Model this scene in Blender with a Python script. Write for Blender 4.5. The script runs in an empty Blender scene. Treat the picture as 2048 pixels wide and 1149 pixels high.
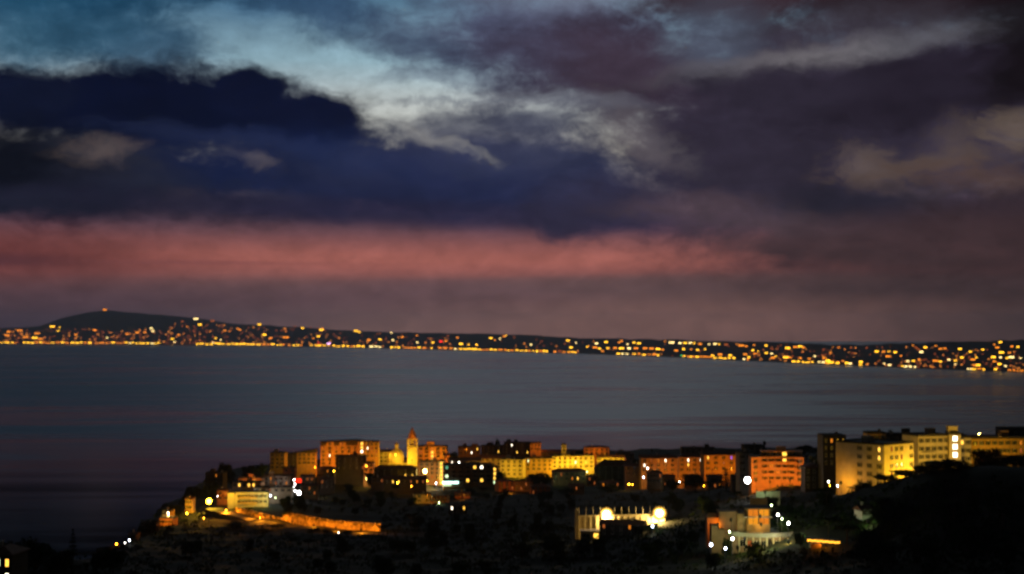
import bpy, bmesh, math, random
import numpy as np
from mathutils import Vector, Matrix
R = math.radians
rnd = random.Random(7)
scn = bpy.context.scene
COL = scn.collection

# ------------------------------------------------------------------ camera
FPX = 2048 * 50 / 36.0
HZ = 660.0
CAMZ = 200.0
PITCH = math.atan((HZ - 574.5) / FPX)
cam_d = bpy.data.cameras.new("camera")
cam = bpy.data.objects.new("camera", cam_d)
COL.objects.link(cam)
cam_d.lens, cam_d.sensor_width = 50, 36
cam_d.clip_start, cam_d.clip_end = 0.5, 120000
cam.location = (0, 0, CAMZ)
cam.rotation_euler = (R(90) + PITCH, 0, 0)
cam_d.dof.use_dof = True               # hand-held, focus missed a little: everything far is soft
cam_d.dof.focus_distance = 25.0
cam_d.dof.aperture_fstop = 0.98
cam_d.dof.aperture_ratio = 1.35
scn.camera = cam

def W(px, py, Y):
    """the point at forward distance Y seen in direction (px, py) of the photograph"""
    c, s = math.cos(PITCH), math.sin(PITCH)
    u, v = (px - 1024) / FPX, (574.5 - py) / FPX
    d = Vector((u, c - v * s, s + v * c))
    d *= Y / d.y
    return Vector((d.x, d.y, CAMZ + d.z))

def ypx(z, Y):
    e = math.atan2(z - CAMZ, Y) - PITCH
    return 574.5 - math.tan(e) * FPX

# ------------------------------------------------------------------ terrain
CTRL = [(440,975,1150),(500,942,1280),(560,935,1300),(700,932,1310),(830,932,1310),(950,932,1310),(1050,930,1330),(1200,932,1290),
        (700,968,1110),(870,985,1060),(1000,990,1030),(1230,985,1010),(1350,972,1010),(1450,974,830),(1560,972,690),
        (1650,978,630),(1690,984,545),(1740,975,528),(1800,958,505),(1845,945,490),(1760,1000,560),(1900,1000,565),(2040,1000,560),(2300,1000,520),(1520,1112,470),(1440,1075,540),(1240,1072,640),
        (1240,1030,760),(1430,1010,690),(1000,1060,760),(830,1022,900),(650,1010,960),(470,1022,900),(330,1052,850),(640,1078,735),
        (740,1082,715),(430,1045,840),(250,1095,730),(180,1112,650),(1024,1149,520),(600,1149,520),(320,1170,470),(1500,1160,430),
        (1800,1080,450),(1880,932,478),(1960,925,480),(2040,925,470),(2200,925,460),(2040,1149,380),(60,1100,420),(-60,1090,400),(-200,1100,400)]
pts = [tuple(W(*c)) for c in CTRL]
for X in (-500, -200, 0, 200, 500):
    pts += [(X, 100, 165 + 0.02 * X), (X, 20, 187 + 0.02 * X), (X, 260, 141 + 0.02 * X), (X, -200, 225)]
pts += [(700, 1300, 84), (900, 900, 118), (700, 600, 132), (200, 1800, 70), (-200, 1700, 60), (600, 1800, 90), (-500, 1000, 70), (-500, 600, 80)]
PA = np.array(pts)
def _rbf_solve(P):
    xy = P[:, :2] / 100.0
    n = len(P)
    d = np.sqrt(((xy[:, None] - xy[None]) ** 2).sum(-1))
    A = np.zeros((n + 3, n + 3))
    A[:n, :n] = d - 0.12 * np.eye(n)
    A[:n, n] = 1; A[:n, n + 1:] = xy
    A[n, :n] = 1; A[n + 1:, :n] = xy.T
    b = np.zeros(n + 3); b[:n] = P[:, 2]
    return xy, np.linalg.solve(A, b)
RX, RW = _rbf_solve(PA)
def land_np(x, y):
    q = np.stack([np.asarray(x, float).ravel(), np.asarray(y, float).ravel()], -1) / 100.0
    d = np.sqrt(((q[:, None] - RX[None]) ** 2).sum(-1))
    n = len(RX)
    return d @ RW[:n] + RW[n] + q @ RW[n + 1:]
# coast line: western cliff edge, X of the edge for each Y; and the northern edge of the plateau
CY = np.array([-300, 200, 380, 470, 560, 640, 740, 850, 960, 1090, 1180, 1300, 1420, 1480])
CX = np.array([-420, -300, -230, -152, -158, -194, -204, -216, -238, -248, -262, -268, -230, -150])
def coast_d(x, y):
    """> 0 on land, metres from the edge"""
    x = np.asarray(x, float); y = np.asarray(y, float)
    wob = 5 * np.sin(y * .045) + 3 * np.sin(y * .13 + 1) + 2 * np.sin(x * .2 + y * .31)
    west = x - np.interp(y, CY, CX) + wob
    north = (1470 + 30 * np.sin(x * .012)) - y + wob
    return np.minimum(west, north)
def ground_np(x, y):
    h = land_np(x, y)
    d = coast_d(x, y).ravel()
    t = np.clip((d + 22) / 24, 0, 1)
    t = t * t * (3 - 2 * t)
    xr, yr = np.asarray(x, float).ravel(), np.asarray(y, float).ravel()
    h = h + .7 * np.sin(xr * .11 + 2 * np.sin(yr * .05)) + .5 * np.sin(yr * .17 + xr * .07)
    return -6 + (h + 6) * t
def T(x, y):
    return float(ground_np([x], [y])[0])
def hit(px, py, above=0.0, y0=250, y1=1500):
    """first point along the photograph's ray that is `above` metres over the ground"""
    Ys = np.arange(y0, y1, 2.0)
    P = [W(px, py, Y) for Y in Ys]
    g = ground_np([p.x for p in P], [p.y for p in P]) + above
    for p, z in zip(P, g):
        if p.z <= z: return p
    return P[-1]

# ------------------------------------------------------------------ helpers
def lin(c):
    return tuple((v / 12.92 if v <= .04045 else ((v + .055) / 1.055) ** 2.4) for v in (x / 255.0 for x in c))

MATS = {}
def mat(name, col, rough=.85, var=.25, scale=.6, metal=0, spec=.3, bump=0):
    if name in MATS: return MATS[name]
    m = bpy.data.materials.new(name); m.use_nodes = True
    nt = m.node_tree; N = nt.nodes; b = N["Principled BSDF"]
    tc = N.new("ShaderNodeTexCoord"); nz = N.new("ShaderNodeTexNoise")
    nz.inputs["Scale"].default_value = scale; nz.inputs["Detail"].default_value = 5
    nt.links.new(tc.outputs["Object"], nz.inputs["Vector"])
    mr = N.new("ShaderNodeMapRange"); mr.inputs["From Min"].default_value = .3; mr.inputs["From Max"].default_value = .7
    mr.inputs["To Min"].default_value = 1 - var; mr.inputs["To Max"].default_value = 1 + var
    nt.links.new(nz.outputs["Fac"], mr.inputs["Value"])
    vm = N.new("ShaderNodeVectorMath"); vm.operation = 'SCALE'; vm.inputs[0].default_value = col
    nt.links.new(mr.outputs["Result"], vm.inputs["Scale"])
    nt.links.new(vm.outputs["Vector"], b.inputs["Base Color"])
    b.inputs["Roughness"].default_value = rough; b.inputs["Metallic"].default_value = metal
    b.inputs["Specular IOR Level"].default_value = spec
    if bump:
        bp = N.new("ShaderNodeBump"); bp.inputs["Strength"].default_value = bump
        nt.links.new(nz.outputs["Fac"], bp.inputs["Height"]); nt.links.new(bp.outputs["Normal"], b.inputs["Normal"])
    MATS[name] = m
    return m
def emit(name, col, strength, sample=False):
    if name in MATS: return MATS[name]
    m = bpy.data.materials.new(name); m.use_nodes = True
    nt = m.node_tree; nt.nodes.clear()
    o = nt.nodes.new("ShaderNodeOutputMaterial"); e = nt.nodes.new("ShaderNodeEmission")
    e.inputs["Color"].default_value = (*col, 1); e.inputs["Strength"].default_value = strength
    nt.links.new(e.outputs[0], o.inputs["Surface"])
    if not sample: m.cycles.emission_sampling = 'NONE'
    MATS[name] = m
    return m

class MB:
    """collects shapes into one mesh"""
    def __init__(s): s.v, s.f, s.m = [], [], []
    def add(s, vs, fs, mi=0):
        o = len(s.v); s.v += [tuple(v) for v in vs]
        s.f += [tuple(i + o for i in f) for f in fs]; s.m += [mi] * len(fs)
        return s
    def box(s, x0, x1, y0, y1, z0, z1, mi=0):
        return s.add([(x0,y0,z0),(x1,y0,z0),(x1,y1,z0),(x0,y1,z0),(x0,y0,z1),(x1,y0,z1),(x1,y1,z1),(x0,y1,z1)],
                     [(0,3,2,1),(4,5,6,7),(0,1,5,4),(1,2,6,5),(2,3,7,6),(3,0,4,7)], mi)
    def prism(s, poly, z0, z1, mi=0):
        n = len(poly)
        return s.add([(x, y, z0) for x, y in poly] + [(x, y, z1) for x, y in poly],
                     [tuple(range(n))[::-1], tuple(range(n, 2 * n))] + [(i, (i + 1) % n, n + (i + 1) % n, n + i) for i in range(n)], mi)
    def lathe(s, prof, n=16, cx=0, cy=0, mi=0, ph=0):
        vs = []; fs = []
        for r, z in prof:
            for k in range(n):
                a = ph + 2 * math.pi * k / n
                vs.append((cx + r * math.cos(a), cy + r * math.sin(a), z))
        for j in range(len(prof) - 1):
            for k in range(n):
                fs.append((j*n+k, j*n+(k+1)%n, (j+1)*n+(k+1)%n, (j+1)*n+k))
        fs.append(tuple(range(n))[::-1]); fs.append(tuple((len(prof)-1)*n + k for k in range(n)))
        return s.add(vs, fs, mi)
    def tube(s, a, b, r0, r1=None, n=6, mi=0):
        a, b = Vector(a), Vector(b); r1 = r0 if r1 is None else r1
        d = (b - a).normalized(); u = d.orthogonal().normalized(); w = d.cross(u)
        vs = [a + (u*math.cos(2*math.pi*k/n) + w*math.sin(2*math.pi*k/n)) * r0 for k in range(n)] + \
             [b + (u*math.cos(2*math.pi*k/n) + w*math.sin(2*math.pi*k/n)) * r1 for k in range(n)]
        return s.add(vs, [(k, (k+1)%n, n+(k+1)%n, n+k) for k in range(n)] + [tuple(range(n))[::-1], tuple(range(n, 2*n))], mi)
    def hip(s, x0, x1, y0, y1, z, h, mi=0, ov=.5, t=.18):
        x0 -= ov; x1 += ov; y0 -= ov; y1 += ov
        lx, ly = x1 - x0, y1 - y0; r = min(lx, ly) / 2; my, mx = (y0 + y1) / 2, (x0 + x1) / 2
        if lx >= ly: a, b = (x0 + r*.9, my, z + h + t), (x1 - r*.9, my, z + h + t)
        else: a, b = (mx, y0 + r*.9, z + h + t), (mx, y1 - r*.9, z + h + t)
        vs = [(x0,y0,z),(x1,y0,z),(x1,y1,z),(x0,y1,z),(x0,y0,z+t),(x1,y0,z+t),(x1,y1,z+t),(x0,y1,z+t), a, b]
        fs = [(0,3,2,1),(0,1,5,4),(1,2,6,5),(2,3,7,6),(3,0,4,7)]
        fs += [(4,5,9,8),(5,6,9),(6,7,8,9),(7,4,8)] if lx >= ly else [(4,5,8),(5,6,9,8),(6,7,9),(7,4,8,9)]
        return s.add(vs, fs, mi)
    def mesh(s, name, mats, smooth=False):
        me = bpy.data.meshes.new(name); me.from_pydata(s.v, [], s.f); me.update()
        for m in (mats if isinstance(mats, (list, tuple)) else [mats]): me.materials.append(m)
        me.polygons.foreach_set("material_index", s.m)
        if smooth: me.polygons.foreach_set("use_smooth", [True] * len(me.polygons))
        return me
    def build(s, name, mats, parent=None, smooth=False, loc=(0,0,0), rz=0):
        return link(name, s.mesh(name, mats, smooth), parent, loc, rz)
def link(name, me, parent=None, loc=(0,0,0), rz=0):
    o = bpy.data.objects.new(name, me); COL.objects.link(o); o.parent = parent
    o.location = loc; o.rotation_euler = (0, 0, rz)
    return o
def tag(o, label=None, cat=None, group=None, kind=None):
    for k, v in (("label", label), ("category", cat), ("group", group), ("kind", kind)):
        if v: o[k] = v
    return o
def thing(name, label, cat, loc=(0,0,0), rz=0, group=None):
    return tag(link(name, None, None, loc, rz), label, cat, group)
def point(parent, loc, col, power, r=.25):
    d = bpy.data.lights.new("bulb_light", 'POINT'); d.color = col; d.energy = power * 2.6; d.shadow_soft_size = r
    o = bpy.data.objects.new("bulb_light", d); COL.objects.link(o); o.parent = parent; o.location = loc
    return o
# ------------------------------------------------------------------ sky (direction-based: azimuth and elevation)
def build_world():
    w = bpy.data.worlds.new("World"); scn.world = w; w.use_nodes = True
    nt = w.node_tree; N, L = nt.nodes, nt.links
    N.clear()
    def node(t, **k):
        n = N.new(t)
        for a, b in k.items(): setattr(n, a, b)
        return n
    def mathn(op, a, b=None):
        n = node("ShaderNodeMath", operation=op)
        for i, x in enumerate((a, b)):
            if x is None: continue
            if hasattr(x, "links") or hasattr(x, "is_linked"): L.new(x, n.inputs[i])
            else: n.inputs[i].default_value = x
        return n.outputs[0]
    tc = node("ShaderNodeTexCoord"); sep = node("ShaderNodeSeparateXYZ")
    L.new(tc.outputs["Generated"], sep.inputs[0])
    K = FPX / 100.0
    az = mathn('ARCTAN2', sep.outputs[0], sep.outputs[1])
    el = mathn('ARCSINE', sep.outputs[2])
    sx = mathn('ADD', mathn('MULTIPLY', az, K), 10.24)          # hundreds of units: 10.24 is due north
    sy = mathn('SUBTRACT', HZ / 100, mathn('MULTIPLY', el, K))
    cmb = node("ShaderNodeCombineXYZ"); L.new(sx, cmb.inputs[0]); L.new(sy, cmb.inputs[1])
    S0 = cmb.outputs[0]
    def warp(src, scale, sxy, amp, detail, rough=.55, seed=0.0):
        mp = node("ShaderNodeMapping"); mp.inputs["Scale"].default_value = (sxy[0], sxy[1], 1); mp.inputs["Location"].default_value = (seed, seed * 2, seed)
        L.new(src, mp.inputs[0])
        nz = node("ShaderNodeTexNoise"); nz.inputs["Scale"].default_value = scale; nz.inputs["Detail"].default_value = detail
        nz.inputs["Roughness"].default_value = rough
        L.new(mp.outputs[0], nz.inputs["Vector"])
        sb = node("ShaderNodeVectorMath", operation='SUBTRACT'); sb.inputs[1].default_value = (.5, .5, .5); L.new(nz.outputs["Color"], sb.inputs[0])
        ml = node("ShaderNodeVectorMath", operation='MULTIPLY'); ml.inputs[1].default_value = (amp[0], amp[1], 0); L.new(sb.outputs[0], ml.inputs[0])
        ad = node("ShaderNodeVectorMath", operation='ADD'); L.new(src, ad.inputs[0]); L.new(ml.outputs[0], ad.inputs[1])
        return ad.outputs[0]
    SW = warp(warp(S0, .7, (.8, 1.3), (1.3, .8), 3, .5, 3.1), 2.6, (.8, 1.4), (.5, .36), 7, .66, 8.7)
    SF = warp(S0, .9, (.25, 2.2), (1.2, .16), 5, .6, 1.3)        # stretched: level streaks near the horizon
    def ramp(stops):
        mr = node("ShaderNodeMapRange"); lo, hi = stops[0][0], stops[-1][0]
        mr.inputs["From Min"].default_value = lo / 100; mr.inputs["From Max"].default_value = hi / 100
        sp = node("ShaderNodeSeparateXYZ"); L.new(SF, sp.inputs[0]); L.new(sp.outputs[1], mr.inputs["Value"])
        cr = node("ShaderNodeValToRGB"); L.new(mr.outputs[0], cr.inputs[0])
        e = cr.color_ramp.elements
        while len(e) < len(stops): e.new(.5)
        for k, (y, c) in enumerate(stops):
            e[k].position = (y - lo) / (hi - lo); e[k].color = (*lin(c), 1)
        return cr.outputs[0]
    cur = ramp(RAMP)
    # the clear twilight sky itself
    sk = node("ShaderNodeTexSky", sky_type='NISHITA'); sk.sun_disc = False
    sk.sun_elevation = R(-4); sk.sun_rotation = R(-70)
    sm = node("ShaderNodeVectorMath", operation='SCALE'); sm.inputs["Scale"].default_value = .03
    L.new(sk.outputs[0], sm.inputs[0])
    sa = node("ShaderNodeVectorMath", operation='ADD'); L.new(cur, sa.inputs[0]); L.new(sm.outputs[0], sa.inputs[1]); cur = sa.outputs[0]
    # mottling inside the clouds
    nz = node("ShaderNodeTexNoise"); nz.inputs["Scale"].default_value = 1.1; nz.inputs["Detail"].default_value = 6; nz.inputs["Roughness"].default_value = .6
    mp = node("ShaderNodeMapping"); mp.inputs["Scale"].default_value = (.7, 1.3, 1); L.new(S0, mp.inputs[0]); L.new(mp.outputs[0], nz.inputs["Vector"])
    mott = node("ShaderNodeMapRange"); mott.inputs["From Min"].default_value = .3; mott.inputs["From Max"].default_value = .7
    mott.inputs["To Min"].default_value = -.22; mott.inputs["To Max"].default_value = .22; L.new(nz.outputs["Fac"], mott.inputs[0])
    n2 = node("ShaderNodeTexNoise"); n2.inputs["Scale"].default_value = 2.7; n2.inputs["Detail"].default_value = 7; n2.inputs["Roughness"].default_value = .66
    mp = node("ShaderNodeMapping"); mp.inputs["Scale"].default_value = (.7, 1.25, 1); mp.inputs["Rotation"].default_value = (0, 0, R(12)); L.new(SW, mp.inputs[0]); L.new(mp.outputs[0], n2.inputs["Vector"])
    mott2 = mathn('SUBTRACT', n2.outputs["Fac"], .5)
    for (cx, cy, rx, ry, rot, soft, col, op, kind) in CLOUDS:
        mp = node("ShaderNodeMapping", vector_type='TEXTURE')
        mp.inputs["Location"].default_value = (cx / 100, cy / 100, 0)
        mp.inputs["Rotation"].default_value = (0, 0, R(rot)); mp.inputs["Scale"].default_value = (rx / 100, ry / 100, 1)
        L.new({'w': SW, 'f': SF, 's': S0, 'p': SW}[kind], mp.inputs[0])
        ln = node("ShaderNodeVectorMath", operation='LENGTH'); L.new(mp.outputs[0], ln.inputs[0])
        d = ln.outputs["Value"]
        if kind == 'w': d = mathn('ADD', d, mathn('MULTIPLY', mott.outputs[0], soft * 1.9))
        if kind == 'w': d = mathn('ADD', d, mathn('MULTIPLY', mott2, soft * 1.1))
        if kind == 'p': d = mathn('ADD', mathn('ADD', d, mott.outputs[0]), mathn('MULTIPLY', mott2, 3.2))
        mr = node("ShaderNodeMapRange", interpolation_type='SMOOTHSTEP'); L.new(d, mr.inputs[0])
        mr.inputs["From Min"].default_value = max(0, 1 - soft); mr.inputs["From Max"].default_value = 1 + soft
        mr.inputs["To Min"].default_value = op; mr.inputs["To Max"].default_value = 0
        mx = node("ShaderNodeMix", data_type='RGBA'); L.new(mr.outputs[0], mx.inputs[0])
        L.new(cur, mx.inputs[6]); mx.inputs[7].default_value = (*lin(col), 1)
        cur = mx.outputs[2]
    ml = node("ShaderNodeVectorMath", operation='SCALE'); L.new(cur, ml.inputs[0])
    L.new(mathn('ADD', mathn('ADD', 1.0, mathn('MULTIPLY', mott.outputs[0], .7)), mathn('MULTIPLY', mott2, .7)), ml.inputs["Scale"])
    # added falloff: darkens the unseen sky overhead and behind to keep the ground black
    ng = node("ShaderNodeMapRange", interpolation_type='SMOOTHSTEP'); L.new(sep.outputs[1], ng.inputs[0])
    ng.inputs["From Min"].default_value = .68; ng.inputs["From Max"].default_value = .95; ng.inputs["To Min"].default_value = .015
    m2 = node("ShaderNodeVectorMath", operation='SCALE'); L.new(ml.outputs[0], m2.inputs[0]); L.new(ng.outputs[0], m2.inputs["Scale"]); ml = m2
    bg = node("ShaderNodeBackground"); bg.inputs["Strength"].default_value = SKY_GAIN
    out = node("ShaderNodeOutputWorld")
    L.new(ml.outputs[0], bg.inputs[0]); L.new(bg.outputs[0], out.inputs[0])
    w.cycles.sampling_method = 'MANUAL'; w.cycles.sample_map_resolution = 512
SKY_GAIN = 1.0
RAMP = [(-2600,(110,125,130)), (-900,(196,214,224)), (-300,(165,190,202)), (0,(80,116,142)), (130,(146,176,188)), (210,(184,190,188)), (300,(184,180,168)), (410,(96,74,84)),  # top stops: unseen sky above the frame, brightened to light the sea
        (440,(80,60,74)), (466,(104,70,78)), (490,(138,84,82)), (518,(168,98,88)), (544,(152,90,84)), (566,(110,78,79)), (585,(104,76,78)), (625,(108,82,84)), (668,(122,92,88)), (760,(40,34,40))]
#        cx    cy    rx   ry  rot soft colour opacity space
CLOUDS = [
 # high veil and blue gaps
 (40, 20, 260, 90, 0, .7, (24,50,74), .88, 'w'),
 (90, 115, 120, 40, 0, .8, (76,112,134), .7, 'w'),
 (290, 112, 150, 62, 10, .6, (46,68,92), .85, 'w'),
 (170, 90, 150, 50, 0, .8, (52,78,94), .6, 'w'),
 (560, 20, 150, 45, 0, .8, (74,108,140), .6, 'w'),
 (330, 8, 190, 34, 0, .7, (28,40,62), .9, 'w'),
 (760, 70, 180, 46, 12, .6, (60,80,106), .6, 'w'),
 (640, 35, 130, 36, 5, .6, (46,62,90), .7, 'w'),
 (1090, 70, 250, 115, 0, .6, (72,74,100), .95, 'w'),
 (880, 165, 120, 16, 0, .8, (86,98,118), .5, 'w'),
 (860, 110, 90, 22, 20, .7, (62,74,98), .6, 'w'),
 # added sky above frame, toning the sea: teal west, bright ahead, dull east
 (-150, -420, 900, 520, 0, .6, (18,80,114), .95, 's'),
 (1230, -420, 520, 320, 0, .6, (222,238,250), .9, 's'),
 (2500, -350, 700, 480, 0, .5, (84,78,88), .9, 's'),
 # right hand mass
 (1690, 250, 545, 260, 0, .38, (50,44,60), 1, 'w'),
 (1180, 120, 220, 76, 0, .5, (60,55,74), .9, 'w'),
 (1250, 140, 160, 78, 10, .6, (60,48,62), .9, 'w'),
 (1900, 15, 420, 60, 0, .6, (34,22,28), 1, 'w'),
 (1480, 5, 180, 36, 0, .6, (54,38,46), .9, 'w'),
 (1430, 85, 70, 60, 0, .8, (80,88,106), .8, 'w'),
 (1650, 126, 220, 24, -6, .8, (112,108,112), .8, 'w'),
 (1850, 100, 150, 26, -6, .8, (80,80,88), .7, 'w'),
 (1700, 70, 200, 30, -4, .8, (62,58,68), .6, 'w'),
 (1600, 290, 260, 120, 0, .6, (44,38,52), .9, 'w'),
 (1850, 195, 280, 70, -6, .35, (34,28,40), .95, 'w'),
 (1560, 190, 160, 40, 0, .5, (44,38,52), .9, 'w'),
 (2040, 120, 110, 160, 0, .6, (18,12,16), .9, 'w'),
 (1275, 265, 90, 34, 30, .9, (104,98,104), .5, 'p'),
 (1300, 308, 56, 22, 30, .9, (96,88,94), .45, 'p'),
 (1120, 205, 160, 16, 3, .8, (104,106,118), .6, 'w'),
 (1735, 345, 60, 33, 15, .8, (100,86,82), .7, 'p'),
 (1770, 395, 84, 20, 15, .9, (92,76,74), .6, 'p'),
 (1880, 300, 60, 34, -30, .9, (84,72,70), .6, 'p'),
 (1860, 340, 132, 24, -10, .9, (86,72,68), .6, 'p'),
 (1990, 275, 58, 28, -30, .8, (110,95,84), .6, 'p'),
 (1960, 385, 132, 29, 10, .9, (94,72,62), .55, 'p'),
 (2050, 330, 40, 50, 0, .6, (24,20,32), .95, 'w'),
 (1700, 425, 170, 40, 0, .6, (36,33,46), .95, 'w'),
 (1980, 445, 160, 36, 0, .6, (46,35,42), .8, 'w'),
 # the navy bank
 (320, 236, 390, 86, 2, .3, (7,13,37), 1, 'w'),
 (500, 198, 80, 52, 8, .35, (9,15,40), 1, 'w'),
 (630, 246, 104, 66, 8, .28, (10,16,42), 1, 'w'),
 (20, 205, 170, 50, 0, .3, (12,18,40), 1, 'w'),
 (160, 360, 420, 90, 0, .4, (10,16,36), .97, 'w'),
 (700, 355, 380, 80, 4, .35, (17,27,60), .97, 'w'),
 (1040, 365, 310, 84, 8, .35, (32,38,70), .95, 'w'),
 (1010, 280, 180, 55, 6, .45, (54,58,84), .75, 'w'),
 (1090, 245, 110, 36, 0, .5, (48,52,76), .75, 'w'),
 (10, 350, 150, 75, 0, .5, (6,9,20), .9, 'w'),
 (228, 320, 62, 20, 0, .9, (108,94,90), .48, 'p'),

 (500, 328, 40, 13, 15, .9, (108,100,104), .42, 'p'),
 (390, 410, 60, 16, 0, .9, (66,58,70), .6, 'w'),
 (560, 395, 60, 16, 0, .9, (52,50,66), .5, 'w'),
 (420, 285, 170, 16, 4, .9, (30,38,68), .7, 'p'),
 (690, 318, 150, 22, 10, .9, (34,44,80), .6, 'p'),
 (930, 330, 120, 22, 8, .9, (50,56,86), .5, 'p'),
 (80, 415, 160, 18, 0, .9, (22,34,50), .6, 'p'),
 (330, 380, 120, 20, 0, .9, (34,38,58), .5, 'p'),
 (890, 288, 60, 13, 22, .8, (150,148,144), .5, 'p'),
 (900, 207, 120, 5, -4, .8, (92,98,112), .5, 'w'),
 # level base of the bank
 (330, 418, 560, 26, 1, .8, (28,27,44), .75, 'f'),
 (880, 432, 420, 24, 2, .8, (38,36,62), .8, 'f'),
 (1240, 400, 160, 40, -10, .8, (48,42,58), .7, 'w'),
 # base of the deck and the red band
 (1380, 415, 120, 24, 0, .9, (88,70,78), .6, 'w'),
 (1560, 462, 210, 30, 6, .7, (72,58,66), .9, 'w'),
 (1680, 508, 200, 22, 4, .6, (78,56,60), .85, 'f'),
 (1920, 500, 380, 60, 0, .6, (70,50,54), .9, 'f'),
 (1480, 590, 620, 38, 0, .3, (104,78,78), .8, 'f'),
 (850, 596, 330, 30, 0, .4, (104,76,80), .7, 'f'),
 (2020, 580, 560, 100, 0, .8, (52,38,40), .85, 's'),
 (60, 614, 480, 42, 0, .8, (74,53,64), .75, 's'),
 (-60, 520, 420, 52, 0, .7, (92,46,48), .85, 'f'),
 (20, 530, 130, 12, 0, .9, (72,42,50), .7, 'f'),
 (420, 530, 200, 4, 0, .9, (124,72,72), .5, 'f'),
 (1400, 650, 560, 40, 0, .9, (146,102,90), .7, 's'),
 (0, 660, 400, 30, 0, .9, (58,48,66), .8, 's'),
 (2060, 660, 300, 50, 0, .9, (66,44,40), .8, 's'),
]
build_world()
sun_d = bpy.data.lights.new("sun", 'SUN'); sun_d.energy = .012; sun_d.angle = R(20); sun_d.color = (1, .55, .42)
sun = bpy.data.objects.new("sun", sun_d); COL.objects.link(sun); sun.rotation_euler = (R(86), 0, R(-110))   # just gone: the last glow
scn.view_settings.view_transform = 'Standard'; scn.view_settings.look = 'None'
scn.view_settings.exposure = 0; scn.view_settings.gamma = 1
scn.render.engine = 'CYCLES'
scn.cycles.use_denoising = True
scn.cycles.denoiser = 'OPENIMAGEDENOISE'
scn.cycles.use_adaptive_sampling = False
scn.cycles.sample_clamp_indirect = 1.0
scn.cycles.max_bounces = 4; scn.cycles.diffuse_bounces = 2; scn.cycles.glossy_bounces = 3; scn.cycles.volume_bounces = 0
# ------------------------------------------------------------------ ground, sea, far coast, air
def build_ground():
    xs = np.concatenate([np.arange(-620, 620, 6.0), np.arange(620, 1500, 22.0)])
    ys = np.concatenate([np.arange(-320, 1000, 7.0), np.arange(1000, 1560, 6.0)])
    gx, gy = np.meshgrid(xs, ys)
    z = np.zeros(gx.size); fx, fy = gx.ravel(), gy.ravel()
    for a in range(0, gx.size, 4000):
        z[a:a+4000] = ground_np(fx[a:a+4000], fy[a:a+4000])
    nx, ny = len(xs), len(ys)
    me = bpy.data.meshes.new("ground")
    i = np.arange((ny-1) * nx).reshape(ny-1, nx)[:, :-1].ravel()
    F = np.stack([i, i+1, i+1+nx, i+nx], -1)
    keep = (z[F] > -5.5).any(1)
    F = F[keep]
    me.from_pydata(np.stack([fx, fy, z], -1).tolist(), [], F.tolist()); me.update()
    me.polygons.foreach_set("use_smooth", [True] * len(me.polygons))
    me.materials.append(mat("scrub_ground", (.022, .022, .012), .95, .55, .12, spec=.1, bump=.6))
    tag(link("ground", me), kind="structure")
build_ground()

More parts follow.
